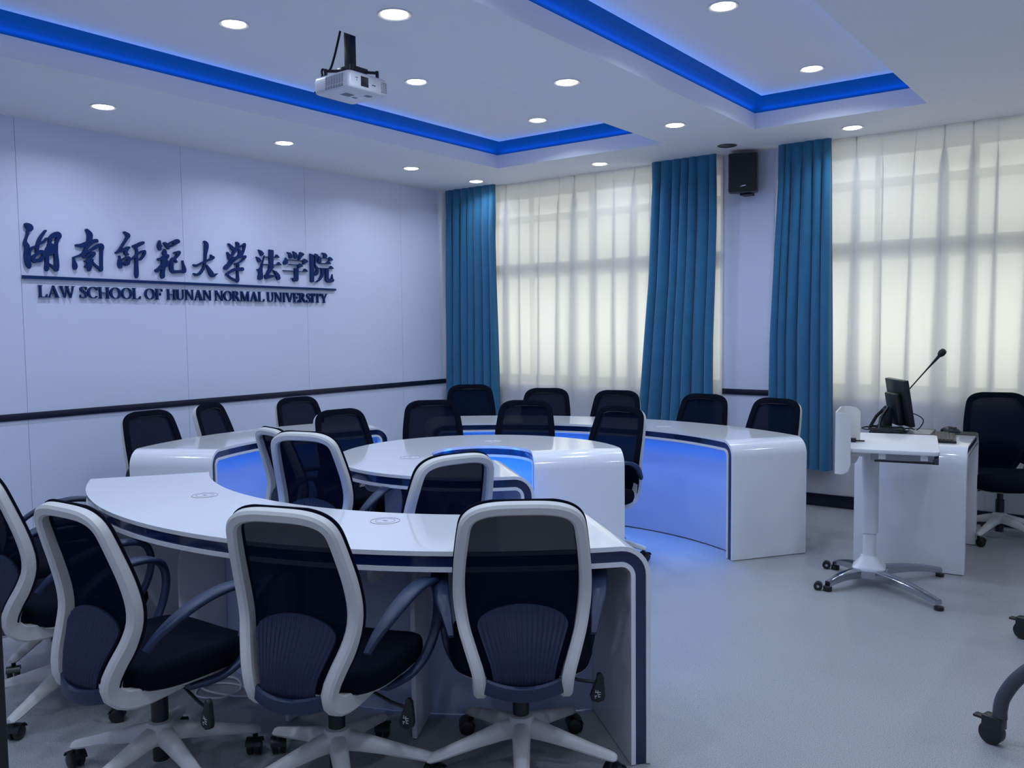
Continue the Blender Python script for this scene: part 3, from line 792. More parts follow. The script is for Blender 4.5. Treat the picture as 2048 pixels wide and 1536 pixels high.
def desk_items():
    z0 = LT
    # monitor: faces the operator, away from us; origin at its foot
    n = R(31); mx, my = -1.425, 6.23
    t = tag(empty('computer_monitor', (mx, my, z0), n - PI / 2), 'black flat monitor seen from its back edge on the computer desk', 'monitor')
    T = Matrix.Translation((0, 0.0, 0.205)) @ Matrix.Rotation(R(9), 4, 'X')
    def mbox(name, m, x0, x1, y0, y1, za, zb, bev=0.004, parent=None):
        b = MB(); b.box(x0, x1, y0, y1, za, zb, T); return b.obj(name, m, parent or t, bevel=bev)
    mbox('screen_housing', 'black', -0.19, 0.19, -0.022, 0.012, -0.155, 0.155, 0.005)
    mbox('screen', 'lens', -0.178, 0.178, 0.0121, 0.0135, -0.138, 0.143, 0)
    mbox('rear_box', 'black', -0.105, 0.105, -0.066, -0.022, -0.150, 0.070, 0.012)
    b = MB(); b.box(-0.030, 0.030, -0.11, -0.06, 0.0, 0.16); b.obj('stand_column', 'black', t, bevel=0.006)
    b = MB(); b.box(-0.10, 0.10, -0.16, 0.04, 0.0, 0.012); b.obj('stand_foot', 'black', t, bevel=0.004)
    for s in (-1, 1):
        b = MB(); b.tube([(s * 0.02, -0.085, 0.17), (s * 0.05, -0.14, 0.10), (s * 0.10, -0.17, 0.012)], 0.011, 8); b.obj('stand_leg', 'black', t)
    # loops of black cable heaped round the foot
    b = MB(); rnd = random.Random(4)
    for k in range(7):
        r = rnd.uniform(0.05, 0.10); cx, cy = rnd.uniform(-0.05, 0.06), rnd.uniform(-0.05, 0.05)
        pts = [(cx + r * 1.3 * math.cos(a) + rnd.uniform(-.01, .01), cy + r * math.sin(a) + rnd.uniform(-.01, .01), 0.006 + 0.006 * k + 0.004 * math.sin(3 * a)) for a in [2 * PI * i / 16 for i in range(16)]]
        b.tube(catmull(pts, 3, True), 0.0042, 6, closed=True)
    b.tube(catmull([(0.06, -0.02, 0.01), (0.16, 0.02, 0.03), (0.20, 0.03, 0.10), (0.13, 0.03, 0.14), (0.10, 0.02, 0.10)], 6), 0.0035, 6)
    o = b.obj('cable_bundle', 'black_soft', None, (mx - 0.03, my - 0.15, z0)); tag(o, 'heap of black cables round the foot of the monitor', 'cable')
    # gooseneck microphone
    bx, by = -1.565, 6.40
    t = tag(empty('gooseneck_microphone', (bx, by, z0)), 'thin black gooseneck microphone rising slantwise behind the monitor', 'microphone')
    b = MB(); b.box(-0.04, 0.04, -0.05, 0.05, 0, 0.03); b.obj('base', 'black', t, bevel=0.008)
    tip = Vector((-1.200 - bx, 6.30 - by, 1.285 - z0))
    pts = catmull([(0, 0, 0.028), (0.012, -0.002, 0.075), tuple(tip * 0.5 + Vector((-0.012, 0, 0.025))), tuple(tip)], 8)
    b = MB(); b.tube(pts, [0.0042] * (len(pts) - 6) + [0.0045, 0.005, 0.006, 0.008, 0.010, 0.011], 8); b.obj('gooseneck', 'black', t)
    d = (Vector(pts[-1]) - Vector(pts[-3])).normalized()
    rot = d.to_track_quat('Z', 'Y').to_matrix().to_4x4()
    b = MB(); b.lathe([(0.0005, -0.008), (0.016, -0.004), (0.022, 0.010), (0.023, 0.026), (0.018, 0.042), (0.0005, 0.050)], 16)
    o = b.obj('foam_windscreen', 'black_soft', t); o.matrix_local = Matrix.Translation(tip) @ rot
    # keyboard with keys, its short end towards us
    t = tag(empty('keyboard', (-1.115, 5.985, z0), R(101)), 'black computer keyboard lying on the desk, its short end towards us', 'keyboard')
    b = MB(); b.prism([(-0.075, 0.0), (0.075, 0.0), (0.075, 0.022), (-0.075, 0.014)][::1], lambda u, v, d: Vector((d, u, v)), -0.225, 0.225); b.obj('keyboard_base', 'black', t, bevel=0.003)
    b = MB()
    for r in range(6):
        for k in range(15 if r else 13):
            x = -0.205 + k * 0.0275; y = -0.058 + r * 0.0215; z = 0.0145 + (y + 0.075) * 0.053
            b.box(x, x + 0.0235, y, y + 0.018, z - 0.002, z + 0.006)
    b.obj('keys', 'key', t, bevel=0.0015, seg=1)
    # mouse, mouse pad, flat control box
    b = MB(); b.box(-0.11, 0.11, -0.09, 0.09, 0, 0.004)
    o = b.obj('mouse_pad', 'black_soft', None, (-1.085, 6.325, z0), bevel=0.001); o.rotation_euler = (0, 0, R(8)); tag(o, 'thin black mouse pad at the far right of the computer desk', 'mouse pad')
    t = tag(empty('computer_mouse', (-1.13, 6.32, z0 + 0.004), R(8)), 'rounded black mouse on the pad beyond the keyboard', 'mouse')
    b = MB(); rings = []
    for i in range(13):
        v = i / 12; x = -0.06 + 0.12 * v; h = 0.042 * math.sin(PI * (0.08 + 0.84 * v)) ** 0.7 * (1.08 - 0.25 * v) + 0.002; w = 0.034 * math.sin(PI * (0.06 + 0.88 * v)) ** 0.4
        rings.append([Vector((x, w * math.cos(q), h * math.sin(q))) for q in [PI * k / 10 for k in range(11)]])
    b.rings(rings); b.obj('mouse_body', 'black', t, smooth=60)
    b = MB(); b.cyl(0, 0, -0.004, 0.004, 0.008, n=14); o = b.obj('scroll_wheel', 'key', t); o.location = (0.030, 0, 0.030); o.rotation_euler = (PI / 2, 0, 0)
    t = tag(empty('control_box', (-1.265, 6.06, z0), R(96)), 'flat silver and black control box between monitor and keyboard', 'control box')
    b = MB(); b.box(-0.17, 0.17, -0.08, 0.08, 0, 0.030); b.obj('box_body', 'black', t, bevel=0.003)
    b = MB(); b.box(-0.165, 0.10, -0.075, 0.06, 0.030, 0.0315); b.obj('top_plate', 'steel', t, smooth=0)

# ------------------------------------------------------------------ small mobile standing table
def mobile_table():
    t = tag(empty('mobile_table', (-0.904, 4.80, 0), R(12)), 'small white mobile table on chrome feet in front of the computer desk', 'table')
    Z = 0.84
    cu, cv = -0.344, 0.425
    b = MB()
    def rr(x0, x1, y0, y1, r, n=5):
        out = []
        for cx, cy, a in ((x1 - r, y0 + r, -PI / 2), (x1 - r, y1 - r, 0), (x0 + r, y1 - r, PI / 2), (x0 + r, y0 + r, PI)):
            out += [(cx + r * math.cos(a + PI / 2 * k / n), cy + r * math.sin(a + PI / 2 * k / n)) for k in range(n + 1)]
        return out
    b.prism(rr(-0.495, 0.0, 0.0, 0.74, 0.03), lambda u, v, d: Vector((u, v, d)), Z - 0.022, Z); b.obj('table_top', 'table_white', t, bevel=0.004)
    # C-shaped guard wrapped round the end of the top
    b = MB(); ux = -0.502; path = [(-0.425, -0.012), (-0.470, -0.012), (-0.492, -0.004), (-0.502, 0.018), (-0.502, 0.10), (-0.502, 0.30), (-0.502, 0.345), (-0.492, 0.367), (-0.470, 0.375), (-0.40, 0.375)]
    path = catmull(path, 3)
    L = [0.0]
    for p, q in zip(path, path[1:]): L.append(L[-1] + math.hypot(q[0] - p[0], q[1] - p[1]))
    rings = []
    for i, (u, v) in enumerate(path):
        a = path[max(0, i - 1)]; c = path[min(len(path) - 1, i + 1)]; tx, ty = c[0] - a[0], c[1] - a[1]; l = math.hypot(tx, ty); nx, ny = ty / l * 0.003, -tx / l * 0.003
        e = min(L[i], L[-1] - L[i]); cut = 0.05 - math.sqrt(max(0, 0.05 ** 2 - (0.05 - min(e, 0.05)) ** 2))
        rings.append([Vector((u + nx, v + ny, 0.70 + cut)), Vector((u + nx, v + ny, 1.03 - cut * 0.6)), Vector((u - nx, v - ny, 1.03 - cut * 0.6)), Vector((u - nx, v - ny, 0.70 + cut))])
    b.rings(rings); b.obj('end_guard', 'screen_cream', t, smooth=50)
    b = MB(); b.box(-0.499, -0.36, 0.06, 0.24, Z - 0.05, Z - 0.022); b.box(-0.499, -0.45, 0.04, 0.20, 0.735, 0.80); b.obj('guard_bracket', 'table_white', t, bevel=0.006)
    b = MB(); b.box(-0.470, -0.415, 0.255, 0.29, Z, Z + 0.022); b.box(-0.42, -0.37, 0.265, 0.28, Z + 0.004, Z + 0.012); b.obj('clamp_lever', 'black', t, bevel=0.003)
    # drawer slide hanging under the front edge
    b = MB(); b.box(-0.33, -0.025, 0.03, 0.08, Z - 0.060, Z - 0.022); s = b.obj('drawer_slide', 'steel', t, bevel=0.002)
    b = MB(); b.box(-0.31, -0.025, 0.025, 0.085, Z - 0.068, Z - 0.060); b.obj('slide_rail', 'black', s, smooth=0)
    for x in (-0.29, -0.09):
        b = MB(); b.box(x, x + 0.035, 0.026, 0.03, Z - 0.052, Z - 0.024); b.obj('slide_block', 'table_white', s, smooth=0)
    b = MB(); b.cyl(0, 0, -0.014, 0.014, 0.026, n=20); o = b.obj('slide_knob', 'grey_leg', s); o.location = (-0.018, 0.055, Z - 0.048); o.rotation_euler = (0, PI / 2, 0)
    # telescopic column
    b = MB(); b.prism(rr(cu - 0.046, cu + 0.046, cv - 0.034, cv + 0.034, 0.030), lambda u, v, d: Vector((u, v, d)), 0.300, Z - 0.022); b.obj('outer_column', 'table_white', t, bevel=0.002)
    b = MB(); b.prism(rr(cu - 0.036, cu + 0.036, cv - 0.026, cv + 0.026, 0.024), lambda u, v, d: Vector((u, v, d)), 0.10, 0.31); b.obj('inner_column', 'table_white', t)
    b = MB(); b.rings([[Vector((u, v, z)) for u, v in rr(cu - w, cu + w, cv - d, cv + d, 0.03)] for z, w, d in ((0.090, 0.085, 0.078), (0.105, 0.088, 0.080), (0.112, 0.082, 0.074), (0.150, 0.052, 0.044), (0.168, 0.046, 0.036))])
    b.obj('column_cover', 'table_white', t, smooth=50)
    # cast feet
    b = MB()
    b.prism(rr(cu - 0.10, cu + 0.10, cv - 0.095, cv + 0.095, 0.03), lambda u, v, d: Vector((u, v, d)), 0.055, 0.090)
    def arm(p0, p1, w0, w1, z0, z1):
        d = Vector((p1[0] - p0[0], p1[1] - p0[1], 0)).normalized(); s = Vector((-d.y, d.x, 0)); rings = []
        for k in range(9):
            f = k / 8; p = Vector((p0[0] + (p1[0] - p0[0]) * f, p0[1] + (p1[1] - p0[1]) * f, 0)); w = w0 + (w1 - w0) * f
            zt = z0 + (z1 - z0) * f + 0.012 * math.sin(PI * f); zb = zt - (0.05 - 0.022 * f)
            rings.append([p + s * a + Vector((0, 0, z)) for a, z in ((-w, zb), (-w, zt - 0.008), (-w * 0.6, zt), (w * 0.6, zt), (w, zt - 0.008), (w, zb))])
        b.rings(rings)
    tips = [(-0.548, 0.19), (-0.545, 0.66), (0.012, 0.07), (0.030, 0.745)]
    for i, p in enumerate(tips):
        sx = -1 if i < 2 else 1; sy = -1 if i % 2 == 0 else 1
        arm((cu + sx * 0.06, cv + sy * 0.07), p, 0.034, 0.020, 0.100, 0.056)
    b.obj('foot_casting', 'chrome', t, smooth=40)
    for i, p in enumerate(tips):
        q = MB()
        if i < 2:
            q.cyl(p[0], p[1], 0.0, 0.028, 0.024, n=18); f = q.obj('roller_foot', 'black', t, bevel=0.003)
            w = MB(); w.cyl(0, 0, -0.016, 0.016, 0.024, n=20); o = w.obj('roller', 'black', f); o.location = (p[0] - 0.05, p[1], 0.024); o.rotation_euler = (PI / 2, 0, 0)
            w = MB(); w.cyl(0, 0, -0.018, 0.018, 0.008, n=14); o = w.obj('roller_hub', 'chrome', f); o.location = (p[0] - 0.05, p[1], 0.024); o.rotation_euler = (PI / 2, 0, 0)
        else:
            q.cyl(p[0], p[1], 0.0, 0.020, 0.024, n=18); q.obj('glide_foot', 'black', t, bevel=0.003)

# ------------------------------------------------------------------ training table whose foot enters the picture
def training_table():
    t = tag(empty('training_table', (0.0, 4.0, 0)), 'dark grey table leg with black braked caster, cut by the right picture edge', 'table')
    for y in (3.415, 4.655):
        b = MB(); yy = y - 4.0; x0 = -0.430 if y < 4 else -0.475
        b.tube(catmull([(x0, yy, 0.098), (x0, yy, 0.135), (x0 + 0.012, yy, 0.185), (x0 + 0.055, yy, 0.260), (x0 + 0.14, yy, 0.345), (x0 + 0.25, yy, 0.40), (0.05, yy, 0.415), (0.20, yy, 0.385), (0.31, yy, 0.30), (0.355, yy, 0.20), (0.36, yy, 0.098)], 6), 0.024, 14)
        b.obj('foot_arch', 'grey_leg', t, smooth=60)
        b = MB(); b.box(-0.02, 0.03, yy - 0.03, yy + 0.03, 0.40, 0.715); b.obj('column', 'grey_leg', t, bevel=0.006)
        for x in (x0, 0.36):
            b = MB(); b.cyl(0, 0, -0.020, 0.020, 0.041, n=28); c = b.obj('caster', 'caster', t, bevel=0.005)
            c.location = (x - 0.024, yy, 0.041); c.rotation_euler = (PI / 2, 0, R(-18))
            b = MB(); b.box(-0.028, 0.040, 0.018, 0.062, -0.024, 0.024); b.box(-0.062, -0.005, 0.040, 0.050, -0.016, 0.016); b.obj('brake_pedal', 'caster', c, bevel=0.003)
    b = MB(); b.box(-0.26, 0.34, -0.80, 0.86, 0.715, 0.740); b.obj('table_top', 'table_white', t, bevel=0.003)

# ------------------------------------------------------------------ projector, speaker
def projector():
    px, py = -3.455, 3.185
    t = tag(empty('projector', (px, py, 2.722)), 'white projector hanging upside down from the ceiling, lens towards the right', 'projector')
    a = 0.135
    b = MB()
    def rr(x0, x1, y0, y1, r, n=4):
        out = []
        for cx, cy, q in ((x1 - r, y0 + r, -PI / 2), (x1 - r, y1 - r, 0), (x0 + r, y1 - r, PI / 2), (x0 + r, y0 + r, PI)):
            out += [(cx + r * math.cos(q + PI / 2 * k / n), cy + r * math.sin(q + PI / 2 * k / n)) for k in range(n + 1)]
        return out
    b.rings([[Vector((u, v, z)) for u, v in rr(-a * k, a * k, -a * k, a * k, 0.02)] for z, k in ((0.0, 0.93), (0.006, 0.985), (0.022, 1.0), (0.070, 1.0), (0.082, 0.97), (0.088, 0.90))])
    b.obj('projector_body', 'proj_white', t, smooth=50)
    b = MB(); b.box(a, a + 0.0015, -0.055, -0.003, 0.018, 0.068); b.obj('lens', 'lens', t, bevel=0.0006)
    b = MB()
    for r in range(8):
        z = 0.030 + r * 0.0058
        for k in range(7): b.box(-0.045 + k * 0.020 + (r % 2) * 0.004, -0.030 + k * 0.020 + (r % 2) * 0.004, -a - 0.0008, -a + 0.001, z, z + 0.0026)
    for r in range(3):
        z = 0.008 + r * 0.0055
        for k in range(7): b.box(-0.045 + k * 0.020, -0.031 + k * 0.020, -a - 0.0008, -a + 0.001, z + 0.003, z + 0.0055)
    b.obj('vent_grille', 'proj_grey', t, smooth=0)
    b = MB()
    for r in range(7):
        for k in range(5): b.box(a - 0.001, a + 0.0008, 0.088 + k * 0.0085, 0.0925 + k * 0.0085, 0.014 + r * 0.008, 0.018 + r * 0.008)
    b.obj('speaker_grille', 'proj_grey', t, smooth=0)
    b = MB(); b.box(a, a + 0.0008, 0.022, 0.048, 0.034, 0.040); b.box(a, a + 0.0008, -0.092, -0.075, 0.052, 0.056); b.box(a, a + 0.0008, -0.086, -0.080, 0.040, 0.044)
    b.box(-0.02, 0.03, -0.06, 0.0, -0.0008, 0.001); b.box(-0.02, 0.0, 0.02, 0.05, -0.0008, 0.001); b.box(0.05, 0.08, 0.04, 0.08, -0.0008, 0.001)
    b.obj('printed_mark', 'proj_grey', t, smooth=0)
    b = MB(); b.cyl(-0.10, -0.10, 0.085, 0.098, 0.012); b.obj('rubber_foot', 'black', t)
    b = MB(); b.tube([(-0.13, -0.08, 0.03), (-0.17, -0.10, 0.028)], 0.004, 8); b.obj('antenna_plug', 'black', t)
    # ceiling bracket
    t = tag(empty('projector_bracket', (px, py, ZU)), 'black pole and arms holding the projector below the ceiling', 'bracket')
    h = 2.722 + 0.088 - ZU
    b = MB(); b.box(-0.05, 0.05, -0.05, 0.05, -0.008, 0.0); b.obj('ceiling_plate', 'black', t, bevel=0.002)
    b = MB(); b.rings([[Vector((x, y, z)) for x, y in ((-0.024, -0.020), (0.024, -0.020), (0.024, 0.020), (-0.024, 0.020))] for z in (-0.004, h + 0.055)]); b.obj('pole', 'black', t, bevel=0.002)
    b = MB(); b.box(-0.055, 0.055, -0.045, 0.075, h + 0.030, h + 0.056); b.obj('tilt_plate', 'black', t, bevel=0.004)
    for p in ((-0.085, -0.095), (0.095, 0.10), (-0.09, 0.09), (0.085, -0.07)):
        b = MB(); b.tube([(0, 0, h + 0.040), (p[0], p[1], h + 0.034), (p[0], p[1], h + 0.032)], 0.008, 8); b.tube([(p[0], p[1], h + 0.044), (p[0], p[1], h - 0.004)], 0.009, 8); b.obj('arm', 'black', t)
    b = MB(); b.tube(catmull([(-0.02, -0.028, -0.02), (-0.035, -0.034, -0.12), (-0.075, -0.07, h + 0.05), (-0.105, -0.10, h + 0.045), (-0.11, -0.09, h + 0.0), (-0.12, -0.06, h - 0.01)], 6), 0.006, 8); b.obj('cable', 'black_soft', t)

def speaker():
    t = tag(empty('wall_speaker', (-2.872, YB, 2.765), R(0)), 'black box speaker high on the white pillar between the curtains', 'speaker')
    T = Matrix.Translation((0, -0.135, 0)) @ Matrix.Rotation(R(20), 4, 'Z') @ Matrix.Rotation(R(3), 4, 'X')
    b = MB(); b.box(-0.118, 0.118, -0.07, 0.085, -0.160, 0.160, T); b.obj('cabinet', 'black', t, bevel=0.012)
    b = MB(); b.box(-0.110, 0.110, -0.078, -0.069, -0.152, 0.152, T); b.obj('front_grille', 'black_soft', t, bevel=0.004)
    b = MB(); b.prism([(-0.028, -0.118), (0.022, -0.109), (0.026, -0.102), (-0.006, -0.106)], lambda u, v, d: T @ Vector((u, d, v)), -0.0800, -0.0775); b.obj('badge', 'silver', t, smooth=0)
    b = MB(); b.box(-0.045, 0.045, -0.10, -0.0, -0.176, -0.160); b.box(-0.03, 0.03, -0.04, 0.0, -0.176, -0.05); b.obj('wall_bracket', 'black', t, bevel=0.004)
    # unlit downlight above it
    b = MB(); b.lathe([(0.078, 0.0), (0.076, -0.004), (0.062, -0.005), (0.060, 0.0), (0.0005, 0.0005)], 28)
    o = b.obj('ceiling_downlight', 'grey_leg', None, (-2.895, 6.745, ZC - 0.001)); tag(o, 'unlit dark downlight in the ceiling just above the wall speaker', 'ceiling light', 'round recessed downlights in the ceiling')

# ------------------------------------------------------------------ lettering on the sign wall
SY, SZ, SX = 2.70, 1.65, XL
BRUSH = [
  [[(41,591,10),(54,579,36),(68,568,46),(68,555,29),(56,542,18),(52,520,16),(42,494,15),(35,468,21),(39,450,32),(46,437,31),(41,412,24),(37,380,26),(39,349,28),(46,318,31),(53,302,25),(54,293,12)],[(60,312,15),(58,337,12),(59,375,14),(64,407,15),(77,430,15),(102,440,17)],[(172,553,15),(156,534,16),(136,504,21),(122,471,25),(113,442,23),(110,410,21),(106,388,18)],[(176,501,13),(159,480,16),(137,466,18),(124,462,16)],[(99,384,18),(85,370,24),(81,354,25),(88,339,23),(97,339,16)],[(103,387,18),(128,405,25),(147,403,30),(158,391,25),(148,374,21),(132,354,27),(119,345,25),(107,346,19)],[(201,499,25),(198,473,19),(192,447,25),(182,421,34),(175,388,25),(174,356,25),(172,324,27),(169,295,28),(168,282,16)],[(195,502,18),(221,523,30),(244,535,35),(259,533,38),(264,520,28),(252,503,25),(244,477,22),(239,444,25),(236,411,27),(237,379,29),(238,347,32),(238,315,32),(236,292,28),(232,282,16)],[(193,457,26),(211,455,27),(207,429,34),(203,403,33),(190,396,25)],[(232,288,20),(214,304,17),(199,318,13),(188,325,10)]],
  [[(461,583,18),(474,569,28),(482,550,40),(479,523,37),(472,496,33),(467,475,29),(452,451,22),(441,434,19),(424,413,16),(410,399,19),(386,391,13),(356,379,11)],[(383,468,17),(406,468,23),(433,473,32),(467,485,39),(498,501,29),(526,513,23),(532,508,21)],[(440,414,10),(464,429,16),(496,447,19),(531,470,23),(559,482,26),(569,469,28),(562,442,24),(560,404,23),(558,364,23),(557,330,22),(555,307,26),(551,296,17)],[(361,376,10),(361,354,17),(365,334,29),(366,318,33),(365,304,23)],[(423,397,14),(439,386,15),(456,398,16),(477,413,19),(501,421,22),(508,415,20),(494,397,19),(472,376,22),(461,359,27),(471,339,34),(468,316,32),(465,296,20)],[(441,358,13),(465,364,16),(492,369,17)],[(443,321,19),(460,335,19),(488,350,16)],[(492,357,14),(511,335,16),(534,316,18),(551,303,18)]],
  [[(744,588,17),(760,579,22),(772,569,30),(769,558,25),(752,533,20),(731,501,18),(707,466,18),(687,440,18),(674,433,15)],[(709,442,9),(732,458,18),(759,472,22),(775,477,18)],[(761,460,18),(748,444,22),(750,432,27),(763,425,16)],[(698,409,11),(700,392,16),(701,371,32),(700,349,37),(701,334,29)],[(728,390,12),(749,398,21),(769,399,27),(768,380,25),(757,361,33),(744,357,33),(741,350,19)],[(808,490,15),(835,496,27),(865,511,27),(889,522,21)],[(832,477,20),(835,459,20),(834,434,20),(831,402,22),(830,371,25),(828,340,28),(827,309,30),(826,277,30),(825,259,17)],[(788,391,15),(811,407,15),(832,427,15),(853,444,14),(880,455,17),(898,456,21),(896,437,18),(878,411,17),(861,395,17),(847,391,12)]],
  [[(1026,544,14),(1022,525,24),(1021,502,33),(1024,483,25)],[(1024,506,16),(1038,507,13)],[(1064,531,17),(1077,522,28),(1091,504,29),(1094,494,18)],[(1095,523,14),(1117,538,13),(1146,552,14),(1171,562,16),(1185,552,25),(1166,538,17),(1137,520,14),(1117,510,13)],[(1145,543,19),(1181,552,22)],[(1065,478,18),(1064,457,34),(1057,450,25)],[(1013,403,22),(1031,410,19),(1056,428,16),(1081,439,16),(1091,436,18),(1087,423,17),(1069,403,16),(1062,393,26)],[(1065,467,17),(1061,428,21),(1055,392,38),(1052,364,35),(1049,331,28),(1042,302,31),(1039,277,35),(1037,267,21)],[(989,316,25),(1003,329,16),(1029,356,13),(1054,373,13)],[(996,311,19),(1021,330,16),(1060,351,16),(1085,365,20),(1082,384,21),(1076,400,18)],[(1145,462,13),(1171,467,19),(1189,468,22),(1177,448,23),(1158,427,20),(1140,413,19)],[(1150,407,18),(1160,392,18)],[(1130,419,14),(1121,393,28),(1117,360,32),(1119,328,32),(1132,314,27),(1165,316,24),(1201,319,24),(1226,320,26),(1227,340,29),(1221,369,18),(1215,401,11)]],
  [[(1418,568,16),(1433,551,32),(1433,529,36),(1429,499,29),(1423,468,22),(1420,435,19),(1416,407,19),(1409,380,18),(1397,351,21),(1377,323,21),(1352,303,20),(1330,298,19),(1312,305,13)],[(1315,375,15),(1330,369,19),(1358,381,15),(1389,396,15),(1424,412,16),(1459,426,18),(1488,442,25),(1492,446,23)],[(1472,463,10),(1482,450,16)],[(1429,378,13),(1441,359,22),(1456,335,32),(1470,311,41),(1483,297,28),(1505,306,17),(1525,314,7)]],
  [[(1643,564,13),(1664,548,20),(1679,529,32),(1699,524,18)],[(1721,581,16),(1734,569,24),(1723,549,19),(1702,525,18),(1688,501,16),(1678,483,15),(1654,459,18)],[(1629,492,13),(1641,473,23),(1645,453,27),(1643,445,19)],[(1798,577,14),(1771,560,13),(1736,541,13),(1716,525,15),(1698,502,14),(1674,472,15)],[(1802,571,17),(1794,545,20),(1783,515,20),(1771,489,19),(1761,471,19)],[(1742,521,20),(1752,505,24),(1748,488,25),(1734,475,18)],[(1679,444,11),(1713,460,14),(1754,465,17),(1794,473,14),(1803,468,17),(1787,450,15),(1759,428,13),(1728,413,11)],[(1686,453,18),(1662,432,18),(1635,402,18),(1615,381,24),(1604,367,29),(1611,361,22),(1634,377,15),(1661,403,15),(1696,434,13),(1726,452,12)],[(1701,403,14),(1724,401,22),(1727,390,20),(1723,361,18),(1720,332,17),(1721,304,20),(1720,275,27),(1716,261,23)],[(1612,311,17),(1642,332,20),(1683,353,23),(1726,361,23),(1763,363,32),(1770,363,26)],[(1625,306,13),(1650,287,16),(1686,271,18),(1716,264,18)]]]
SONG = [
  [[(1935,537),(1966,530),(1990,509),(1985,494),(1967,485),(1953,495),(1947,518)],[(1908,476),(1941,469),(1963,449),(1958,434),(1940,427),(1927,438),(1921,460)],[(1999,492),(1980,429),(1969,376),(1972,316),(1971,290),(1946,278),(1923,288),(1924,314),(1934,333),(1930,356),(1915,370),(1938,375),(1957,402),(1981,456)],[(1991,482),(2051,485),(2109,485),(2122,507),(2135,502),(2156,480),(2086,477),(2051,478),(1991,476)],[(1978,417),(2044,419),(2123,418),(2140,443),(2152,438),(2175,415),(2081,411),(1978,411)],[(2045,544),(2086,543),(2091,534),(2083,408),(2044,406)],[(2041,406),(2081,408),(2092,397),(2032,326),(2110,326),(2105,316),(2007,287),(1996,294),(1988,321),(2004,327),(2034,379)],[(2079,370),(2116,360),(2148,331),(2156,300),(2142,285),(2128,284),(2117,299),(2108,329)]],
  [[(2239,536),(2274,530),(2295,508),(2295,489),(2275,480),(2259,490),(2255,513)],[(2302,547),(2338,534),(2354,511),(2351,492),(2329,481),(2314,490),(2310,517)],[(2382,544),(2412,538),(2430,526),(2396,498),(2370,467),(2360,469),(2372,520)],[(2222,486),(2236,470),(2243,459),(2240,435),(2218,422),(2199,425),(2194,444),(2212,465)],[(2234,470),(2410,471),(2428,487),(2455,478),(2473,461),(2444,448),(2411,432),(2414,452),(2409,465),(2234,464)],[(2254,431),(2359,431),(2374,441),(2393,435),(2410,416),(2378,407),(2348,392),(2356,422),(2354,425),(2254,425)],[(2192,374),(2313,373),(2411,373),(2429,398),(2447,391),(2466,371),(2352,367),(2192,367)],[(2311,394),(2318,398),(2357,394),(2352,296),(2339,280),(2314,277),(2295,286),(2293,302),(2272,308),(2311,312),(2316,334)]],
  [[(2494,537),(2532,528),(2535,458),(2532,283),(2514,277),(2493,283),(2495,417)],[(2527,529),(2547,527),(2558,541),(2583,533),(2598,518),(2572,484),(2552,443),(2580,417),(2591,385),(2583,357),(2562,340),(2541,339),(2534,367),(2552,371),(2564,396),(2549,427),(2542,451),(2551,487),(2547,520),(2527,522)],[(2633,554),(2672,552),(2695,533),(2692,515),(2676,508),(2655,509),(2653,533)],[(2601,520),(2624,503),(2622,463),(2602,456),(2584,465),(2587,485)],[(2616,507),(2718,510),(2726,521),(2750,510),(2765,491),(2723,482),(2696,461),(2675,460),(2715,484),(2717,503),(2616,501)],[(2602,459),(2695,459),(2717,476),(2738,454),(2601,450)],[(2592,414),(2715,416),(2737,437),(2753,429),(2771,411),(2592,407)],[(2621,411),(2662,412),(2656,376),(2639,335),(2607,301),(2565,280),(2542,278),(2586,305),(2619,350)],[(2670,413),(2707,415),(2704,321),(2717,313),(2739,318),(2751,362),(2755,323),(2773,307),(2759,291),(2721,281),(2685,284),(2669,304)]]]

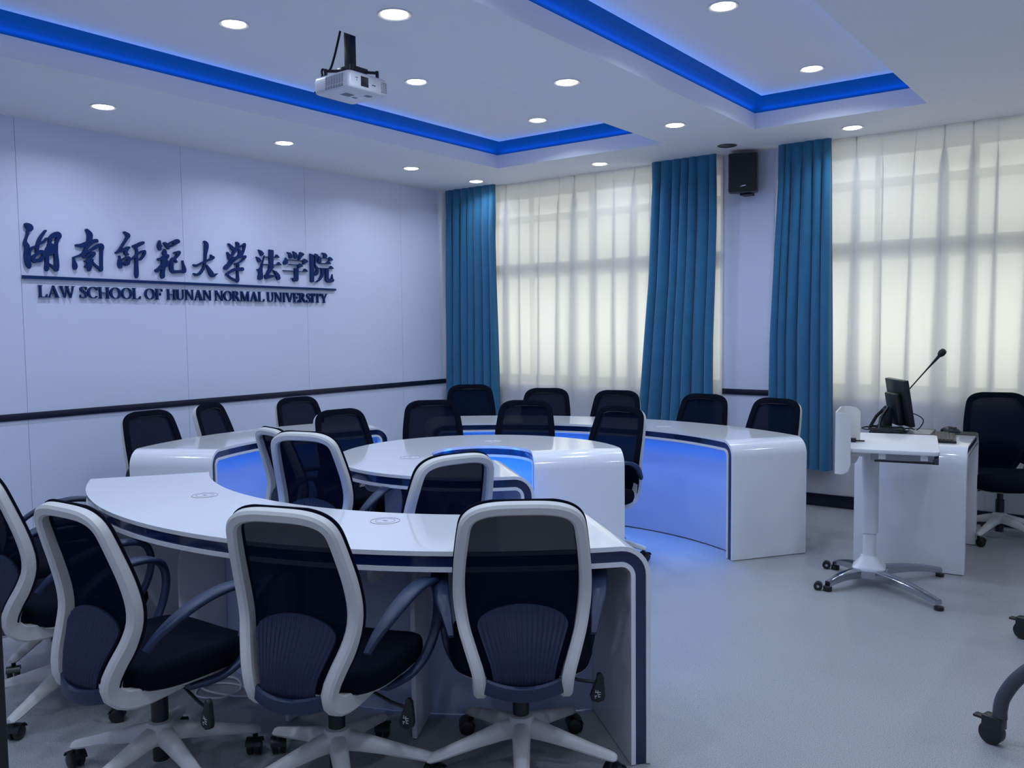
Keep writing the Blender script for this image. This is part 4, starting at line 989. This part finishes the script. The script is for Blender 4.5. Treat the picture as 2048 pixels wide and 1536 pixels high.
# serif capitals: polygons 'p' and variable-width ribbons 'r', cap height 1
def st(x, w=0.17): return [[(x, 0), (x + w, 0), (x + w, 1), (x, 1)], [(x - 0.08, 0), (x + w + 0.08, 0), (x + w + 0.08, 0.05), (x - 0.08, 0.05)], [(x - 0.08, 0.95), (x + w + 0.08, 0.95), (x + w + 0.08, 1), (x - 0.08, 1)]]
def bar(x0, x1, y0, y1): return [(x0, y0), (x1, y0), (x1, y1), (x0, y1)]
def ell(cx, cy, rx, ry, a0, a1, thin, thick, n=36):
    return [(cx + rx * math.cos(R(a)), cy + ry * math.sin(R(a)), thin + (thick - thin) * abs(math.cos(R(a))) ** 1.6) for a in [a0 + (a1 - a0) * k / n for k in range(n + 1)]]
GL = {
 'L': (0.80, st(0.1) + [[(0.1, 0), (0.72, 0), (0.76, 0.28), (0.71, 0.28), (0.60, 0.06), (0.1, 0.06)]], []),
 'A': (0.98, [[(0.06, 0), (0.13, 0), (0.50, 0.98), (0.43, 0.98)], [(0.40, 1), (0.54, 1), (0.92, 0), (0.70, 0)], bar(0.22, 0.72, 0.31, 0.38), bar(-0.02, 0.24, 0, 0.045), bar(0.60, 1.0, 0, 0.045)], []),
 'W': (1.34, [[(0.05, 1), (0.25, 1), (0.50, 0), (0.42, 0)], [(0.43, 0), (0.50, 0), (0.74, 1), (0.67, 1)], [(0.55, 1), (0.75, 1), (0.99, 0), (0.91, 0)], [(0.92, 0), (0.99, 0), (1.25, 1), (1.18, 1)], bar(-0.03, 0.34, 0.955, 1), bar(0.48, 0.85, 0.955, 1), bar(1.08, 1.36, 0.955, 1)], []),
 'S': (0.68, [[(0.57, 0.70), (0.62, 0.70), (0.62, 0.98), (0.57, 0.98)], [(0.05, 0.02), (0.10, 0.02), (0.10, 0.30), (0.05, 0.30)]], [[(0.60, 0.76, 0.05), (0.53, 0.92, 0.06), (0.36, 0.965, 0.07), (0.17, 0.88, 0.13), (0.16, 0.72, 0.17), (0.33, 0.57, 0.20), (0.52, 0.42, 0.20), (0.57, 0.25, 0.17), (0.49, 0.09, 0.12), (0.32, 0.035, 0.07), (0.15, 0.08, 0.06), (0.07, 0.26, 0.05)]]),
 'C': (0.90, [bar(0.79, 0.84, 0.68, 0.98)], [ell(0.49, 0.5, 0.39, 0.47, 38, 318, 0.06, 0.18)]),
 'H': (1.0, st(0.1) + st(0.73) + [bar(0.2, 0.8, 0.47, 0.53)], []),
 'O': (1.0, [], [ell(0.5, 0.5, 0.39, 0.47, 0, 360, 0.06, 0.18)]),
 'F': (0.74, st(0.1) + [[(0.1, 0.94), (0.57, 0.94), (0.65, 0.74), (0.70, 0.74), (0.68, 1), (0.1, 1)], bar(0.2, 0.50, 0.47, 0.53), bar(0.47, 0.52, 0.37, 0.63)], []),
 'U': (0.95, [bar(0.10, 0.27, 0.3, 1), bar(0.02, 0.36, 0.95, 1), bar(0.70, 0.765, 0.3, 1), bar(0.61, 0.86, 0.95, 1)], [[(0.185, 0.34, 0.17), (0.21, 0.16, 0.15), (0.34, 0.055, 0.09), (0.52, 0.045, 0.07), (0.66, 0.13, 0.065), (0.73, 0.34, 0.065)]]),
 'N': (1.0, [bar(0.11, 0.17, 0, 1), [(0.04, 1), (0.26, 1), (0.86, 0), (0.78, 0)], bar(0.79, 0.86, 0, 1), bar(0.01, 0.27, 0, 0.05), bar(0.70, 0.96, 0.95, 1), bar(0.0, 0.2, 0.95, 1)], []),
 'R': (0.94, st(0.1) + [[(0.36, 0.52), (0.56, 0.52), (0.86, 0.04), (0.98, 0.02), (0.98, 0), (0.70, 0)]], [[(0.2, 0.97, 0.06), (0.42, 0.965, 0.07), (0.58, 0.89, 0.13), (0.61, 0.75, 0.17), (0.54, 0.59, 0.12), (0.4, 0.52, 0.06), (0.2, 0.515, 0.06)]]),
 'M': (1.16, [bar(0.11, 0.17, 0, 1), [(0.04, 1), (0.26, 1), (0.60, 0.12), (0.52, 0.0)], [(0.52, 0), (0.57, 0), (0.92, 1), (0.84, 1)], bar(0.84, 1.01, 0, 1), bar(0.01, 0.27, 0, 0.05), bar(0.76, 1.10, 0, 0.05), bar(0.84, 1.10, 0.95, 1), bar(0.0, 0.2, 0.95, 1)], []),
 'I': (0.46, st(0.14), []),
 'V': (0.94, [[(0.06, 1), (0.28, 1), (0.54, 0), (0.45, 0)], [(0.46, 0), (0.53, 0), (0.84, 1), (0.77, 1)], bar(-0.02, 0.36, 0.955, 1), bar(0.68, 0.93, 0.955, 1)], []),
 'E': (0.78, st(0.1) + [[(0.1, 0), (0.70, 0), (0.75, 0.28), (0.70, 0.28), (0.60, 0.06), (0.1, 0.06)], [(0.1, 0.94), (0.58, 0.94), (0.65, 0.76), (0.70, 0.76), (0.68, 1), (0.1, 1)], bar(0.2, 0.52, 0.47, 0.53), bar(0.48, 0.53, 0.38, 0.62)], []),
 'T': (0.86, [bar(0.345, 0.515, 0, 1), bar(0.24, 0.62, 0, 0.05), bar(0.04, 0.82, 0.94, 1), bar(0.03, 0.08, 0.72, 1), bar(0.78, 0.83, 0.72, 1)], []),
 'Y': (0.92, [bar(0.38, 0.55, 0, 0.48), bar(0.28, 0.65, 0, 0.05), [(0.04, 1), (0.26, 1), (0.55, 0.46), (0.38, 0.44)], [(0.47, 0.40), (0.55, 0.46), (0.86, 1), (0.79, 1)], bar(-0.03, 0.34, 0.955, 1), bar(0.69, 0.95, 0.955, 1)], []),
}
def wall_pt(u, v, d): return Vector((SX + d, SY + u / 1000.0, SZ + v / 1000.0))
def brush_char(strokes, d0, d1, step=2.6):
    """one solid from all brush strokes of a character: union of round dabs, outlined by marching squares"""
    dabs = np.array([p for st_ in strokes for p in catmull(st_, 9)])
    x0, y0 = dabs[:, 0].min() - 40, dabs[:, 1].min() - 40
    nx = int((dabs[:, 0].max() + 40 - x0) / step) + 2; ny = int((dabs[:, 1].max() + 40 - y0) / step) + 2
    gx, gy = np.meshgrid(x0 + step * np.arange(nx), y0 + step * np.arange(ny), indexing='ij')
    f = np.full((nx, ny), -1e3)
    for x, y, w in dabs: f = np.maximum(f, w / 2 - np.hypot(gx - x, gy - y))
    b = MB(); ids = {}
    def vid(key, u, v):
        if key not in ids:
            ids[key] = len(b.v); b.v.append(wall_pt(u, v, d1)); b.v.append(wall_pt(u, v, d0))
        return ids[key]
    for i, j in zip(*np.nonzero((np.maximum.reduce([f[:-1, :-1], f[1:, :-1], f[1:, 1:], f[:-1, 1:]]) > 0))):
        c = [(i, j), (i + 1, j), (i + 1, j + 1), (i, j + 1)]; poly = []; cross = []
        for k in range(4):
            p, q = c[k], c[(k + 1) % 4]; fp, fq = f[p], f[q]
            if fp > 0: poly.append(vid(p, gx[p], gy[p]))
            if (fp > 0) != (fq > 0):
                t = fp / (fp - fq); key = (min(p, q), max(p, q))
                n = vid(key, gx[p] + (gx[q] - gx[p]) * t, gy[p] + (gy[q] - gy[p]) * t); poly.append(n); cross.append((n, fp > 0))
        if len(poly) >= 3: b.f.append(poly)
        if len(cross) == 2:
            a, e = (cross[0][0], cross[1][0]) if cross[0][1] else (cross[1][0], cross[0][0])
            b.f.append([e, a, a + 1, e + 1])
    return b

def wall_sign():
    t = tag(empty('wall_sign', (XL, 2.70, 1.65)), 'raised dark blue lettering with an underline on the white wall', 'sign')
    inv = Matrix.Translation((-XL, -2.70, -1.65))
    def put(b, name):
        b.v = [tuple(inv @ Vector(p)) for p in b.v]
        b.obj(name, 'sign', t, smooth=0)
    d0, d1 = 0.004, 0.022
    for ch in BRUSH:
        put(brush_char(ch, d0, d1), 'character')
    for ch in SONG:
        b = MB()
        for k, p in enumerate(ch): b.prism(p, wall_pt, d0, d1 + 0.0003 * k)
        put(b, 'character')
    b = MB(); b.prism([(6, 219), (2792, 210), (2792, 228), (6, 241)], wall_pt, d0, d1); put(b, 'underline')
    base, cap = 93.0, 84.0
    for word, ua, ub in (('LAW', 105, 357), ('SCHOOL', 388, 856), ('OF', 884, 1036), ('HUNAN', 1068, 1468), ('NORMAL', 1495, 1986), ('UNIVERSITY', 2008, 2686)):
        tot = sum(GL[c][0] for c in word); sx = (ub - ua) / tot; x = ua
        for c in word:
            w, polys, ribs = GL[c]; b = MB()
            for k, p in enumerate(polys): b.prism([(x + u * sx, base + v * cap) for u, v in p], wall_pt, d0, d1 + 0.0003 * k)
            for rb in ribs:
                P = rb if len(rb) > 20 else catmull(rb, 4)
                L = []; Rr = []
                for i, (u, v, ww) in enumerate(P):
                    a = P[max(0, i - 1)]; e = P[min(len(P) - 1, i + 1)]
                    if len(rb) > 20 and c == 'O': a = P[(i - 1) % (len(P) - 1)]; e = P[(i + 1) % (len(P) - 1)]
                    tx, ty = e[0] - a[0], e[1] - a[1]; l = math.hypot(tx, ty)
                    nx, ny = -ty / l * ww / 2, tx / l * ww / 2
                    L.append((x + (u + nx) * sx, base + (v + ny) * cap)); Rr.append((x + (u - nx) * sx, base + (v - ny) * cap))
                for i in range(len(P) - 1): b.prism([L[i], Rr[i], Rr[i + 1], L[i + 1]], wall_pt, d0, d1)
            put(b, 'letter'); x += w * sx

def floor_cords():
    b = MB()
    pts = [(-2.80, 2.19, 0.006), (-2.95, 2.14, 0.006), (-3.12, 2.12, 0.006), (-3.20, 2.04, 0.006), (-3.13, 1.96, 0.008), (-3.02, 2.00, 0.012), (-3.03, 2.10, 0.012), (-3.13, 2.15, 0.016), (-3.21, 2.10, 0.018), (-3.15, 2.00, 0.02), (-3.00, 2.04, 0.012), (-2.90, 2.12, 0.006), (-2.78, 2.15, 0.006)]
    b.tube(catmull(pts, 6), 0.0042, 8)
    o = b.obj('power_cord', 'cord_white', None); tag(o, 'thin white power cord looped on the floor under the big front desk', 'cord')

build_room()
curtains()
desks()
chairs()
computer_desk()
desk_items()
mobile_table()
training_table()
projector()
speaker()
wall_sign()
floor_cords()
downlights()
